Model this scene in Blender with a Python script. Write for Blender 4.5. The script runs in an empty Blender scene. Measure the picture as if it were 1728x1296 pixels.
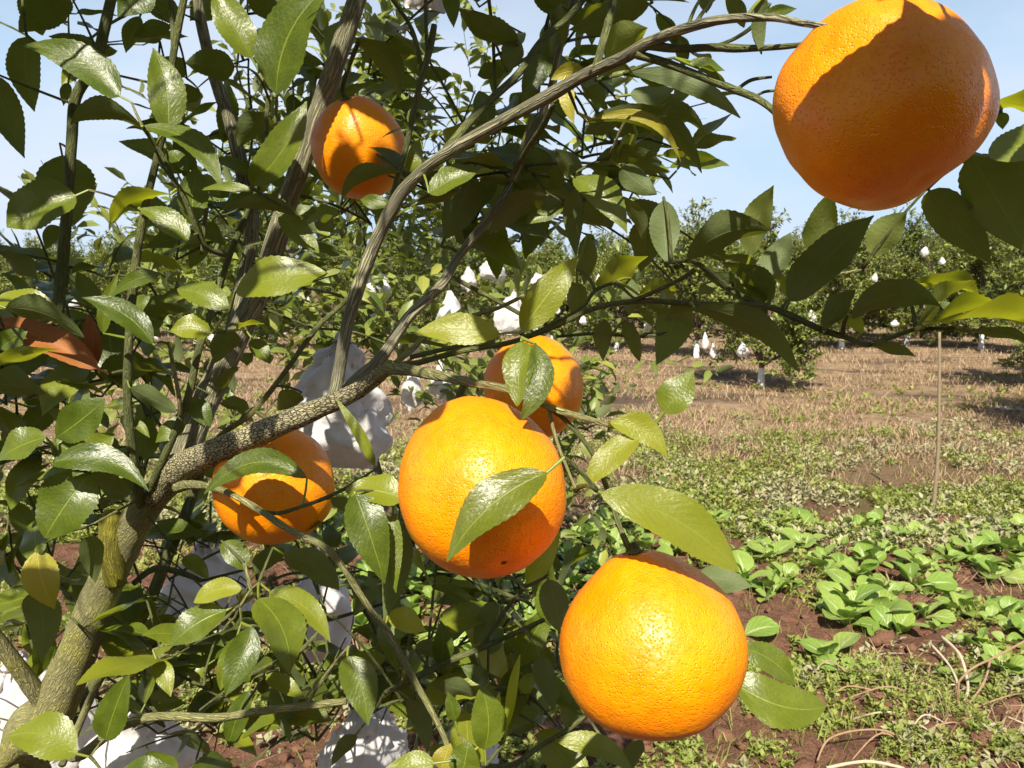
import bpy, bmesh, math, random
import numpy as np
from mathutils import Vector, Matrix, noise

random.seed(7); np.random.seed(7)
D = bpy.data
SC = bpy.context.scene
COL = SC.collection

# ------------------------------------------------------------------ camera
FPX = 1330.0                       # focal length in photograph pixels (1728 wide)
CAM_H = 1.40
HOR = 490.0                        # horizon row in the photograph
PITCH = math.atan((648 - HOR) / FPX)
cam_d = D.cameras.new('camera'); cam = D.objects.new('camera', cam_d); COL.objects.link(cam)
cam_d.sensor_width = 36.0; cam_d.lens = 36.0 * FPX / 1728.0
cam_d.clip_start = 0.01; cam_d.clip_end = 2000
cam.location = (0, 0, CAM_H); cam.rotation_euler = (math.pi / 2 - PITCH, 0, 0)
cam_d.dof.use_dof = True; cam_d.dof.focus_distance = 0.46; cam_d.dof.aperture_fstop = 48
SC.camera = cam
CF = Vector((0, math.cos(PITCH), -math.sin(PITCH))); CU = Vector((0, math.sin(PITCH), math.cos(PITCH))); CR = Vector((1, 0, 0))
CP = Vector((0, 0, CAM_H))
def at(px, py, d):                 # photograph pixel + distance along the view axis -> point
    return CP + d * (CF + CR * ((px - 864) / FPX) + CU * ((648 - py) / FPX))
def proj(p):
    v = p - CP; z = v.dot(CF)
    return 864 + FPX * v.dot(CR) / z, 648 - FPX * v.dot(CU) / z, z
def ground_at(px, py, z=0.0):
    r = CF + CR * ((px - 864) / FPX) + CU * ((648 - py) / FPX)
    t = (z - CAM_H) / r.z
    return CP + r * t

# ------------------------------------------------------------------ light
SUN_EL, SUN_AZ = math.radians(46), math.radians(7)      # behind the camera, a little to the left
S = Vector((-math.sin(SUN_AZ) * math.cos(SUN_EL), -math.cos(SUN_AZ) * math.cos(SUN_EL), math.sin(SUN_EL)))
sun_d = D.lights.new('sun', 'SUN'); sun = D.objects.new('sun', sun_d); COL.objects.link(sun)
sun_d.energy = 5.0; sun_d.angle = math.radians(0.5); sun_d.color = (1.0, 0.93, 0.80)
sun.rotation_euler = S.to_track_quat('Z', 'Y').to_euler()
w = D.worlds.new('World'); SC.world = w; w.use_nodes = True
nt = w.node_tree; nt.nodes.clear()
out = nt.nodes.new('ShaderNodeOutputWorld'); bg = nt.nodes.new('ShaderNodeBackground')
sky = nt.nodes.new('ShaderNodeTexSky'); sky.sky_type = 'NISHITA'; sky.sun_disc = False
sky.sun_elevation = SUN_EL; sky.sun_rotation = math.radians(180) + SUN_AZ
sky.air_density = 1.0; sky.dust_density = 1.6; sky.ozone_density = 1.2
tc = nt.nodes.new('ShaderNodeTexCoord'); mp = nt.nodes.new('ShaderNodeMapping'); mp.inputs['Scale'].default_value = (1.6, 1.6, 4.2)
mp.inputs['Location'].default_value = (0.35, 0.0, 0.1)
cn = nt.nodes.new('ShaderNodeTexNoise'); cn.inputs['Scale'].default_value = 1.5; cn.inputs['Detail'].default_value = 7; cn.inputs['Roughness'].default_value = 0.52
cr = nt.nodes.new('ShaderNodeMapRange'); cr.inputs['From Min'].default_value = 0.38; cr.inputs['From Max'].default_value = 0.66; cr.inputs['To Max'].default_value = 0.9
mx = nt.nodes.new('ShaderNodeMix'); mx.data_type = 'RGBA'
mx.inputs['B'].default_value = (8.3, 8.7, 9.7, 1)
L = nt.links.new
L(tc.outputs['Generated'], mp.inputs['Vector']); L(mp.outputs['Vector'], cn.inputs['Vector']); L(cn.outputs['Fac'], cr.inputs['Value'])
 
hz_s = nt.nodes.new('ShaderNodeSeparateXYZ'); hz_r = nt.nodes.new('ShaderNodeMapRange'); hz_r.interpolation_type = 'SMOOTHSTEP'
hz_r.inputs['From Min'].default_value = 0.18; hz_r.inputs['From Max'].default_value = 0.56; hz_r.inputs['To Min'].default_value = 0.85; hz_r.inputs['To Max'].default_value = 0.0
hz = nt.nodes.new('ShaderNodeMix'); hz.data_type = 'RGBA'; hz.inputs['B'].default_value = (6.1, 8.1, 10.4, 1)
cm_ = nt.nodes.new('ShaderNodeMath'); cm_.operation = 'MULTIPLY'; L(cr.outputs['Result'], cm_.inputs[0]); L(hz_r.outputs['Result'], cm_.inputs[1]); L(cm_.outputs[0], mx.inputs['Factor'])
L(tc.outputs['Generated'], hz_s.inputs['Vector']); L(hz_s.outputs['Z'], hz_r.inputs['Value']); L(hz_r.outputs['Result'], hz.inputs['Factor'])
L(sky.outputs['Color'], hz.inputs['A']); L(hz.outputs['Result'], mx.inputs['A']); L(mx.outputs['Result'], bg.inputs['Color'])
bg.inputs['Strength'].default_value = 0.06
L(bg.outputs['Background'], out.inputs['Surface'])
SC.render.engine = 'CYCLES'
SC.view_settings.view_transform = 'Standard'; SC.view_settings.look = 'None'; SC.view_settings.exposure = 0.80; SC.view_settings.gamma = 1.0
SC.cycles.max_bounces = 6; SC.cycles.transparent_max_bounces = 6; SC.cycles.use_denoising = True
SC.cycles.sample_clamp_indirect = 6.0

# ------------------------------------------------------------------ helpers
def tag(o, label=None, cat=None, group=None, kind=None):
    if label: o['label'] = label
    if cat: o['category'] = cat
    if group: o['group'] = group
    if kind: o['kind'] = kind
    return o
def empty(name, loc=(0, 0, 0), rz=0):
    o = D.objects.new(name, None); COL.objects.link(o); o.location = loc; o.rotation_euler = (0, 0, rz)
    o.empty_display_size = 0.05
    return o
def link(name, me, mat=None, parent=None, origin=None):
    """mesh in world coordinates; origin moves the object's own origin there"""
    o = D.objects.new(name, me); COL.objects.link(o)
    if mat is not None:
        for m_ in (mat if isinstance(mat, (list, tuple)) else [mat]): me.materials.append(m_)
    org = Vector(origin) if origin is not None else Vector((0, 0, 0))
    if origin is not None: me.transform(Matrix.Translation(-org))
    if parent is not None:
        o.parent = parent; o.location = org - parent.location
    else: o.location = org
    return o
def mesh_from(V, F, uvs=None, smooth=True, mi=None):
    me = D.meshes.new('m'); me.from_pydata([tuple(v) for v in V], [], F)
    if uvs is not None:
        ul = me.uv_layers.new(name='UVMap')
        li = np.empty(len(me.loops), dtype=np.int32); me.loops.foreach_get('vertex_index', li)
        ul.data.foreach_set('uv', np.asarray(uvs, dtype=np.float32)[li].ravel())
    if smooth: me.polygons.foreach_set('use_smooth', [True] * len(me.polygons))
    if mi is not None: me.polygons.foreach_set('material_index', mi)
    me.update(); return me
def np_mesh(V, Fq, uvs=None, smooth=False, name='m'):
    """fast: V (n,3), Fq (m,k)"""
    V = np.asarray(V, dtype=np.float32); Fq = np.asarray(Fq, dtype=np.int32); k = Fq.shape[1]
    me = D.meshes.new(name); me.vertices.add(len(V)); me.vertices.foreach_set('co', V.ravel())
    me.loops.add(Fq.size); me.loops.foreach_set('vertex_index', Fq.ravel())
    me.polygons.add(len(Fq)); me.polygons.foreach_set('loop_start', np.arange(0, Fq.size, k, dtype=np.int32))
    if uvs is not None:
        ul = me.uv_layers.new(name='UVMap'); ul.data.foreach_set('uv', np.asarray(uvs, dtype=np.float32)[Fq.ravel()].ravel())
    me.update(calc_edges=True); me.validate()
    if smooth: me.polygons.foreach_set('use_smooth', [True] * len(me.polygons))
    return me

def catmull(P, n):
    """P list of (Vector, radius) -> denser list"""
    if len(P) < 3: 
        (a, ra), (b, rb) = P[0], P[-1]
        return [(a.lerp(b, i / n), ra + (rb - ra) * i / n) for i in range(n + 1)]
    out = []
    for i in range(len(P) - 1):
        p0 = P[max(i - 1, 0)]; p1 = P[i]; p2 = P[i + 1]; p3 = P[min(i + 2, len(P) - 1)]
        for j in range(n):
            t = j / n; t2 = t * t; t3 = t2 * t
            v = 0.5 * ((2 * p1[0]) + (p2[0] - p0[0]) * t + (2 * p0[0] - 5 * p1[0] + 4 * p2[0] - p3[0]) * t2 + (3 * p1[0] - p0[0] - 3 * p2[0] + p3[0]) * t3)
            out.append((v, p1[1] + (p2[1] - p1[1]) * t))
    out.append(P[-1]); return out
def tube_data(path, sides, knob=0.0, seed=0.0, cap=True):
    V = []; F = []; UV = []
    n = len(path); up = Vector((0.31, 0.2, 0.93)); vlen = 0.0; prev = None; N = None
    for i, (p, r) in enumerate(path):
        t = (path[min(i + 1, n - 1)][0] - path[max(i - 1, 0)][0])
        if t.length < 1e-9: t = Vector((0, 0, 1))
        t.normalize()
        if N is None: N = t.orthogonal().normalized()
        else:
            N = N - t * N.dot(t)
            N = N.normalized() if N.length > 1e-6 else t.orthogonal().normalized()
        B = t.cross(N)
        if prev is not None: vlen += (p - prev).length
        prev = p
        kr = 1.0
        if knob: kr = 1 + knob * (noise.noise(Vector((vlen * 45, seed, 0))) * 0.9 + 0.5 * noise.noise(Vector((vlen * 140, seed, 3))))
        for s in range(sides + 1):
            a = 2 * math.pi * s / sides
            rr = r * kr
            if knob: rr *= 1 + knob * 0.55 * noise.noise(Vector((math.cos(a) * 1.4, math.sin(a) * 1.4, vlen * 60 + seed)))
            V.append(p + (N * math.cos(a) + B * math.sin(a)) * rr)
            UV.append((a * r, vlen))
    k = sides + 1
    for i in range(n - 1):
        for s in range(sides):
            F.append((i * k + s, i * k + s + 1, (i + 1) * k + s + 1, (i + 1) * k + s))
    if cap:
        c = len(V); V.append(path[-1][0]); UV.append((0, vlen))
        for s in range(sides): F.append(((n - 1) * k + s, (n - 1) * k + s + 1, c))
        c = len(V); V.append(path[0][0]); UV.append((0, 0))
        for s in range(sides): F.append((s + 1, s, c))
    return V, F, UV
def tube(name, path, mat, parent=None, sides=8, knob=0.0, seed=0.0):
    V, F, UV = tube_data(path, sides, knob, seed)
    return link(name, mesh_from(V, F, UV), mat, parent, origin=path[0][0])

# ------------------------------------------------------------------ materials
class NT:
    def __init__(s, name):
        s.m = D.materials.new(name); s.m.use_nodes = True; s.t = s.m.node_tree; s.t.nodes.clear()
        s.o = s.n('OutputMaterial')
    def n(s, typ, **kw):
        nd = s.t.nodes.new('ShaderNode' + typ)
        for k, v in kw.items():
            if k in nd.inputs: 
                s.set(nd.inputs[k], v)
            else: setattr(nd, k, v)
        return nd
    def set(s, inp, v):
        if isinstance(v, bpy.types.NodeSocket): s.t.links.new(v, inp)
        elif isinstance(v, bpy.types.Node): s.t.links.new(v.outputs[0], inp)
        else:
            if isinstance(v, tuple) and len(v) == 3 and inp.type == 'RGBA': v = v + (1,)
            inp.default_value = v
    def math(s, op, a, b=None, c=None):
        nd = s.t.nodes.new('ShaderNodeMath'); nd.operation = op
        s.set(nd.inputs[0], a)
        if b is not None: s.set(nd.inputs[1], b)
        if c is not None: s.set(nd.inputs[2], c)
        return nd.outputs[0]
    def mix(s, f, a, b, blend='MIX'):
        nd = s.t.nodes.new('ShaderNodeMix'); nd.data_type = 'RGBA'; nd.blend_type = blend
        s.set(nd.inputs['Factor'], f); s.set(nd.inputs['A'], a); s.set(nd.inputs['B'], b)
        return nd.outputs['Result']
    def rng(s, v, a, b, c=0.0, d=1.0, smooth=False):
        nd = s.t.nodes.new('ShaderNodeMapRange'); nd.clamp = True
        if smooth: nd.interpolation_type = 'SMOOTHSTEP'
        s.set(nd.inputs['Value'], v)
        for k, x in zip(('From Min', 'From Max', 'To Min', 'To Max'), (a, b, c, d)): s.set(nd.inputs[k], x)
        return nd.outputs['Result']
    def noise(s, vec, scale, detail=3, rough=0.5):
        nd = s.n('TexNoise'); 
        if vec is not None: s.set(nd.inputs['Vector'], vec)
        nd.inputs['Scale'].default_value = scale; nd.inputs['Detail'].default_value = detail; nd.inputs['Roughness'].default_value = rough
        return nd.outputs['Fac']
    def map(s, vec, scale=(1, 1, 1), loc=(0, 0, 0)):
        nd = s.n('Mapping'); s.set(nd.inputs['Vector'], vec); nd.inputs['Scale'].default_value = scale
        if isinstance(loc, tuple): nd.inputs['Location'].default_value = loc
        else: s.set(nd.inputs['Location'], loc)
        return nd.outputs['Vector']
    def bump(s, h, strength=0.3, dist=0.001, normal=None):
        nd = s.n('Bump'); s.set(nd.inputs['Height'], h); nd.inputs['Strength'].default_value = strength; nd.inputs['Distance'].default_value = dist
        if normal is not None: s.set(nd.inputs['Normal'], normal)
        return nd.outputs['Normal']
    def finish(s, sh):
        s.t.links.new(sh if isinstance(sh, bpy.types.NodeSocket) else sh.outputs[0], s.o.inputs['Surface']); return s.m

def leaf_material(name, dark, lite, under, trans, rough=0.36, tfac=0.28, spots=0.0, veins=True):
    k = NT(name)
    geo = k.n('NewGeometry'); oi = k.n('ObjectInfo'); tc_ = k.n('TexCoord'); uv = tc_.outputs['UV']
    rnd = k.math('FRACT', k.math('ADD', oi.outputs['Random'], geo.outputs['Random Per Island']))
    sep = k.n('SeparateXYZ', Vector=uv); u = k.math('ABSOLUTE', k.math('SUBTRACT', sep.outputs['X'], 0.5)); v = sep.outputs['Y']
    uvo = k.map(uv, (1, 2, 1), k.n('CombineXYZ', X=k.math('MULTIPLY', rnd, 17.0), Y=k.math('MULTIPLY', rnd, 5.0)).outputs[0])
    n1 = k.noise(uvo, 3.2, 3); n2 = k.noise(uvo, 26, 2)
    base = k.mix(k.rng(k.math('ADD', k.math('MULTIPLY', n1, 0.6), k.math('MULTIPLY', rnd, 0.7)), 0.25, 0.95), dark, lite)
    base = k.mix(k.rng(n2, 0.45, 0.75, 0, 0.22), base, tuple(min(1, c * 1.7) for c in lite))
    base = k.mix(k.rng(rnd, 0.78, 1.0, 0, 0.45), base, tuple(c * f for c, f in zip(lite, (1.75, 1.45, 1.0))))
    if spots:
        sp = k.noise(uvo, 14, 4, 0.7)
        base = k.mix(k.rng(sp, 0.66, 0.74, 0, spots), base, (0.10, 0.065, 0.02))
    mid = k.rng(u, 0.004, 0.022, 0.75, 0, True)
    n = None
    if veins:
        ph = k.math('SUBTRACT', k.math('MULTIPLY', v, 13.0), k.math('MULTIPLY', u, 7.0))
        ph = k.math('ADD', ph, k.math('MULTIPLY', n1, 0.9))
        lat = k.math('ABSOLUTE', k.math('SUBTRACT', k.math('FRACT', ph), 0.5))
        latl = k.rng(lat, 0.0, 0.10, 1, 0, True)
        vein = k.math('MAXIMUM', mid, k.math('MULTIPLY', latl, 0.10))
        cool = k.mix(vein, base, tuple(min(1, c * 1.55 + 0.01) for c in lite))
        h = k.math('ADD', k.math('MULTIPLY', k.rng(lat, 0, 0.3, 0, 1, True), 0.14), k.math('ADD', k.math('MULTIPLY', mid, -1.2), k.math('ADD', k.math('MULTIPLY', n2, 0.5), k.math('MULTIPLY', k.noise(uvo, 8, 2), 1.6))))
        n = k.bump(h, 0.40, 0.0005)
    else: cool = k.mix(mid, base, tuple(min(1, c * 1.7) for c in lite)); vein = mid
    und = k.mix(k.math('MULTIPLY', vein, 0.9), k.mix(n1, under, tuple(c * 0.78 for c in under)), tuple(min(1, c * 1.6) for c in under))
    col = k.mix(geo.outputs['Backfacing'], cool, und)
    ro = k.rng(geo.outputs['Backfacing'], 0, 1, rough, 0.62)
    ro = k.math('ADD', ro, k.math('MULTIPLY', k.math('SUBTRACT', n2, 0.5), 0.22))
    p = k.n('BsdfPrincipled'); k.set(p.inputs['Base Color'], col); k.set(p.inputs['Roughness'], ro); p.inputs['Specular IOR Level'].default_value = 0.38
    if n is not None: k.set(p.inputs['Normal'], n)
    tr = k.n('BsdfTranslucent'); k.set(tr.inputs['Color'], k.mix(k.math('MULTIPLY', vein, 0.6), k.mix(n1, trans, tuple(c * 0.75 for c in trans)), tuple(c * 0.6 for c in trans)))
    ms = k.n('MixShader'); ms.inputs[0].default_value = tfac
    k.t.links.new(p.outputs[0], ms.inputs[1]); k.t.links.new(tr.outputs[0], ms.inputs[2])
    return k.finish(ms)

M = {}
M['leaf'] = leaf_material('leaf_green', (0.034, 0.060, 0.006), (0.130, 0.160, 0.014), (0.12, 0.155, 0.055), (0.46, 0.54, 0.010), rough=0.34, tfac=0.17, spots=0.35)
M['young'] = leaf_material('leaf_young_backlit', (0.17, 0.20, 0.018), (0.27, 0.285, 0.030), (0.22, 0.26, 0.08), (0.62, 0.66, 0.02), tfac=0.38)  # young leaves; backlit ones use it too, sun glow put into its colour
M['yellow'] = leaf_material('leaf_yellow', (0.26, 0.23, 0.03), (0.38, 0.34, 0.04), (0.34, 0.29, 0.06), (0.55, 0.42, 0.02), tfac=0.32, spots=0.5)
M['dead'] = leaf_material('leaf_dead', (0.17, 0.055, 0.012), (0.33, 0.12, 0.025), (0.26, 0.095, 0.03), (0.45, 0.13, 0.03), rough=0.6, tfac=0.2, spots=0.7)
M['leaf_far'] = leaf_material('leaf_orchard', (0.075, 0.115, 0.020), (0.22, 0.25, 0.055), (0.17, 0.20, 0.085), (0.32, 0.38, 0.03), rough=0.42, tfac=0.25, veins=False)

def bark_material(name, ridge, fissure, moss, scale=(900, 60), crack=0.5, moss_amt=0.35, fibre=0.6):
    k = NT(name); tc_ = k.n('TexCoord'); uv = tc_.outputs['UV']; ob = tc_.outputs['Object']
    st = k.map(uv, (scale[0], scale[1], 1))
    warp = k.noise(k.map(ob, (60, 60, 60)), 1.0, 2)
    vo = k.n('TexVoronoi', feature='DISTANCE_TO_EDGE'); k.set(vo.inputs['Vector'], k.n('VectorMath', operation='ADD', ).outputs[0])
    va = vo.inputs['Vector'].links[0].from_node; k.set(va.inputs[0], st); k.set(va.inputs[1], k.n('CombineXYZ', X=k.math('MULTIPLY', warp, 2.5), Y=k.math('MULTIPLY', warp, 1.4)).outputs[0])
    vo.inputs['Scale'].default_value = 1.0
    fib = k.noise(k.map(uv, (scale[0] * 1.3, scale[1] * 0.7, 1)), 1.0, 4, 0.6)
    big = k.noise(k.map(ob, (18, 18, 18)), 1.0, 4, 0.6)
    ck = k.rng(vo.outputs['Distance'], 0.03, 0.17, 1, 0, True)
    dark = k.math('MAXIMUM', k.math('MULTIPLY', ck, crack), k.rng(fib, 0.38, 0.54, fibre, 0.0))
    rcol = k.mix(k.rng(big, 0.35, 0.7), ridge, tuple(c * 0.62 for c in ridge))
    rcol = k.mix(k.rng(k.noise(k.map(ob, (31, 31, 31)), 1.0, 3), 0.45, 0.72, 0, moss_amt), rcol, moss)
    col = k.mix(dark, rcol, fissure)
    p = k.n('BsdfPrincipled'); k.set(p.inputs['Base Color'], col); p.inputs['Roughness'].default_value = 0.85
    p.inputs['Specular IOR Level'].default_value = 0.25
    k.set(p.inputs['Normal'], k.bump(k.math('SUBTRACT', k.math('MULTIPLY', fib, 0.5), dark), 0.9, 0.0018))
    return k.finish(p)
M['trunk'] = bark_material('trunk_bark', (0.35, 0.33, 0.15), (0.11, 0.10, 0.045), (0.40, 0.38, 0.07), (420, 110), 0.5, 0.75)
M['bark'] = bark_material('branch_bark', (0.47, 0.44, 0.28), (0.065, 0.060, 0.040), (0.36, 0.37, 0.14), (520, 24), 0.8, 0.45)
M['bark_net'] = bark_material('netted_bark', (0.60, 0.53, 0.32), (0.030, 0.028, 0.020), (0.48, 0.44, 0.16), (560, 215), 0.9, 0.35, 0.25)
M['moss'] = bark_material('mossy_bark', (0.24, 0.22, 0.03), (0.09, 0.08, 0.018), (0.36, 0.33, 0.02), (520, 90), 0.3, 0.9)
M['twig'] = bark_material('twig_bark', (0.16, 0.18, 0.06), (0.06, 0.065, 0.028), (0.28, 0.28, 0.10), (700, 90), 0.5, 0.5)
M['twig_pale'] = bark_material('pale_twig_bark', (0.38, 0.37, 0.15), (0.13, 0.125, 0.055), (0.42, 0.39, 0.17), (520, 60), 0.75, 0.4)
M['orchard_bark'] = bark_material('orchard_bark', (0.20, 0.15, 0.10), (0.07, 0.05, 0.035), (0.16, 0.15, 0.06), (60, 12), 0.3, 0.3)

def peel_material():
    k = NT('orange_peel'); tc_ = k.n('TexCoord'); ob = tc_.outputs['Object']; oi = k.n('ObjectInfo')
    big = k.noise(ob, 24, 4, 0.6); fine = k.noise(ob, 190, 3, 0.6)
    col = k.mix(k.rng(big, 0.35, 0.68), (0.92, 0.235, 0.0), (0.96, 0.33, 0.0))
    col = k.mix(k.rng(fine, 0.40, 0.72, 0, 0.25), col, (0.96, 0.35, 0.0))
    # pores
    vo = k.n('TexVoronoi', feature='SMOOTH_F1'); k.set(vo.inputs['Vector'], ob); vo.inputs['Scale'].default_value = 760; vo.inputs['Smoothness'].default_value = 0.35
    vo.inputs['Randomness'].default_value = 0.9
    pore = k.rng(vo.outputs['Distance'], 0.05, 0.42, 0, 1, True)
    # a few brown specks and scuffs
    v2 = k.n('TexVoronoi', feature='F1'); k.set(v2.inputs['Vector'], ob); v2.inputs['Scale'].default_value = 95
    gate = k.rng(k.n('SeparateColor', Color=v2.outputs['Color']).outputs[0], 0.80, 0.84)
    spk = k.math('MULTIPLY', k.rng(v2.outputs['Distance'], 0.03, 0.10, 1, 0), gate)
    sc = k.math('MULTIPLY', k.rng(k.noise(ob, 55, 5, 0.7), 0.66, 0.74), k.rng(k.noise(ob, 12, 1), 0.52, 0.6))
    col = k.mix(k.math('MULTIPLY', k.math('MAXIMUM', spk, k.math('MULTIPLY', sc, 0.55)), 0.6), col, (0.20, 0.065, 0.012))
    col = k.mix(k.rng(pore, 0, 0.6, 0.12, 0), col, (0.72, 0.19, 0.002))
    p = k.n('BsdfPrincipled'); k.set(p.inputs['Base Color'], col); p.inputs['Specular IOR Level'].default_value = 0.42
    k.set(p.inputs['Roughness'], k.rng(fine, 0.3, 0.7, 0.30, 0.46))
    p.inputs['Subsurface Weight'].default_value = 0.06; p.inputs['Subsurface Radius'].default_value = (1.0, 0.35, 0.05); p.inputs['Subsurface Scale'].default_value = 0.004
    h = k.math('ADD', k.math('MULTIPLY', pore, 1.0), k.math('MULTIPLY', k.noise(ob, 330, 2), 1.1))
    n1 = k.bump(k.noise(ob, 75, 3, 0.55), 0.22, 0.0018)
    k.set(p.inputs['Normal'], k.bump(h, 0.60, 0.0006, n1))
    return k.finish(p)
M['peel'] = peel_material()

def simple(name, col, rough=0.7, noise_scale=30, var=0.25, bump=0.2, bdist=0.002, spec=0.4):
    k = NT(name); ob = k.n('TexCoord').outputs['Object']; nz = k.noise(ob, noise_scale, 4, 0.6)
    p = k.n('BsdfPrincipled'); k.set(p.inputs['Base Color'], k.mix(nz, tuple(c * (1 + var) for c in col), tuple(c * (1 - var) for c in col)))
    p.inputs['Roughness'].default_value = rough; p.inputs['Specular IOR Level'].default_value = spec
    if bump: k.set(p.inputs['Normal'], k.bump(nz, bump, bdist))
    return k.finish(p)
M['calyx'] = simple('calyx_green', (0.10, 0.11, 0.035), 0.7, 300, 0.35, 0.4, 0.0008)
M['scar'] = simple('stylar_scar', (0.10, 0.055, 0.015), 0.8, 500, 0.4, 0.4, 0.0005)
M['wire'] = simple('tie_wire', (0.16, 0.13, 0.09), 0.5, 100)
M['stake'] = simple('stake_wood', (0.24, 0.18, 0.11), 0.8, 60, 0.35, 0.4)
M['lime'] = simple('lime_wash', (0.78, 0.78, 0.76), 0.9, 40, 0.06, 0.3)
M['vine'] = simple('dry_vine', (0.30, 0.19, 0.11), 0.8, 60, 0.4, 0.3)
M['vine_pale'] = simple('dry_pale_vine', (0.46, 0.38, 0.26), 0.8, 60, 0.3, 0.3)

def paper_material():
    k = NT('bag_paper'); ob = k.n('TexCoord').outputs['Object']
    a = k.noise(ob, 22, 4, 0.55); b = k.noise(ob, 9, 2)
    vo = k.n('TexVoronoi', feature='F1', distance='MANHATTAN'); k.set(vo.inputs['Vector'], ob); vo.inputs['Scale'].default_value = 26
    col = k.mix(k.rng(b, 0.4, 0.7), (0.80, 0.78, 0.77), (0.73, 0.70, 0.68))
    p = k.n('BsdfPrincipled'); k.set(p.inputs['Base Color'], col); p.inputs['Roughness'].default_value = 0.75; p.inputs['Specular IOR Level'].default_value = 0.25
    k.set(p.inputs['Normal'], k.bump(k.math('ADD', a, k.math('MULTIPLY', vo.outputs['Distance'], 0.9)), 0.5, 0.008))
    tr = k.n('BsdfTranslucent', Color=(0.8, 0.74, 0.68)); ms = k.n('MixShader'); ms.inputs[0].default_value = 0.30
    k.t.links.new(p.outputs[0], ms.inputs[1]); k.t.links.new(tr.outputs[0], ms.inputs[2])
    return k.finish(ms)
M['paper'] = paper_material()

def ground_material():
    k = NT('field_ground'); geo = k.n('NewGeometry'); P = geo.outputs['Position']
    sep = k.n('SeparateXYZ', Vector=P); y = sep.outputs['Y']; x = sep.outputs['X']
    n_big = k.noise(P, 0.55, 4); n_mid = k.noise(P, 3.2, 5, 0.6); n_f = k.noise(P, 22, 6, 0.68); n_ff = k.noise(P, 95, 4, 0.65)
    soil = k.mix(k.rng(n_mid, 0.3, 0.7), (0.125, 0.056, 0.034), (0.21, 0.105, 0.064))
    soil = k.mix(k.rng(n_ff, 0.38, 0.72, 0, 0.5), soil, (0.30, 0.17, 0.115))
    st = k.noise(k.map(P, (9, 60, 9)), 1.0, 5, 0.7)
    straw = k.mix(k.rng(st, 0.32, 0.66), (0.19, 0.125, 0.07), (0.50, 0.37, 0.22))
    straw = k.mix(k.rng(n_mid, 0.46, 0.62), straw, (0.25, 0.145, 0.095))
    soil_shade = k.rng(k.noise(k.map(P, (0.28, 0.62, 1), (3.3, 1.2, 0)), 1.0, 4, 0.6), 0.50, 0.60)
    straw = k.mix(k.math('MULTIPLY', soil_shade, 0.75), straw, (0.055, 0.040, 0.034))  # dark soil patches that also paint shade bands into the straw colour
    weed = k.mix(n_f, (0.07, 0.10, 0.025), (0.16, 0.17, 0.06))
    yy = k.math('ADD', y, k.math('MULTIPLY', k.math('SUBTRACT', n_big, 0.5), 2.2))
    dry = k.rng(yy, 5.6, 7.4)
    wd = k.math('MULTIPLY', k.rng(yy, 4.2, 5.0), k.rng(n_mid, 0.38, 0.56))
    col = k.mix(k.math('MULTIPLY', wd, 0.55), soil, weed)
    col = k.mix(dry, col, straw)
    far = k.math('MULTIPLY', k.rng(y, 18, 40), 0.6)
    col = k.mix(far, col, (0.20, 0.19, 0.09))
    p = k.n('BsdfPrincipled'); k.set(p.inputs['Base Color'], col); p.inputs['Roughness'].default_value = 0.95; p.inputs['Specular IOR Level'].default_value = 0.15
    nb = k.bump(n_f, 0.9, 0.05); k.set(p.inputs['Normal'], k.bump(n_ff, 0.9, 0.014, nb))
    return k.finish(p)
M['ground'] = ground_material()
def soil_material():
    k = NT('red_soil'); P = k.n('NewGeometry').outputs['Position']; n_mid = k.noise(P, 6, 5, 0.6); n_ff = k.noise(P, 120, 4, 0.65)
    c = k.mix(k.rng(n_mid, 0.3, 0.7), (0.125, 0.056, 0.034), (0.21, 0.105, 0.064)); c = k.mix(k.rng(n_ff, 0.4, 0.72, 0, 0.5), c, (0.30, 0.17, 0.115))
    p = k.n('BsdfPrincipled'); k.set(p.inputs['Base Color'], c); p.inputs['Roughness'].default_value = 0.95; p.inputs['Specular IOR Level'].default_value = 0.15
    k.set(p.inputs['Normal'], k.bump(n_ff, 0.9, 0.012)); return k.finish(p)
M['soil'] = soil_material()
def blade_material(name, a, b, trans, tf=0.25):
    k = NT(name); geo = k.n('NewGeometry'); oi = k.n('ObjectInfo')
    r = k.math('FRACT', k.math('ADD', geo.outputs['Random Per Island'], oi.outputs['Random'])); P = geo.outputs['Position']
    c = k.mix(k.math('ADD', k.math('MULTIPLY', r, 0.65), k.math('MULTIPLY', k.noise(P, 1.6, 3), 0.35)), a, b)
    p = k.n('BsdfPrincipled'); k.set(p.inputs['Base Color'], c); p.inputs['Roughness'].default_value = 0.6; p.inputs['Specular IOR Level'].default_value = 0.3
    tr = k.n('BsdfTranslucent', Color=trans); ms = k.n('MixShader'); ms.inputs[0].default_value = tf
    k.t.links.new(p.outputs[0], ms.inputs[1]); k.t.links.new(tr.outputs[0], ms.inputs[2]); return k.finish(ms)
M['dry_grass'] = blade_material('dry_grass', (0.24, 0.155, 0.085), (0.58, 0.43, 0.27), (0.42, 0.3, 0.15))
M['weed'] = blade_material('weed_green', (0.12, 0.18, 0.03), (0.36, 0.38, 0.10), (0.46, 0.50, 0.08))
M['weed_grey'] = blade_material('weed_grey', (0.22, 0.23, 0.10), (0.50, 0.46, 0.28), (0.42, 0.42, 0.18))
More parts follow.
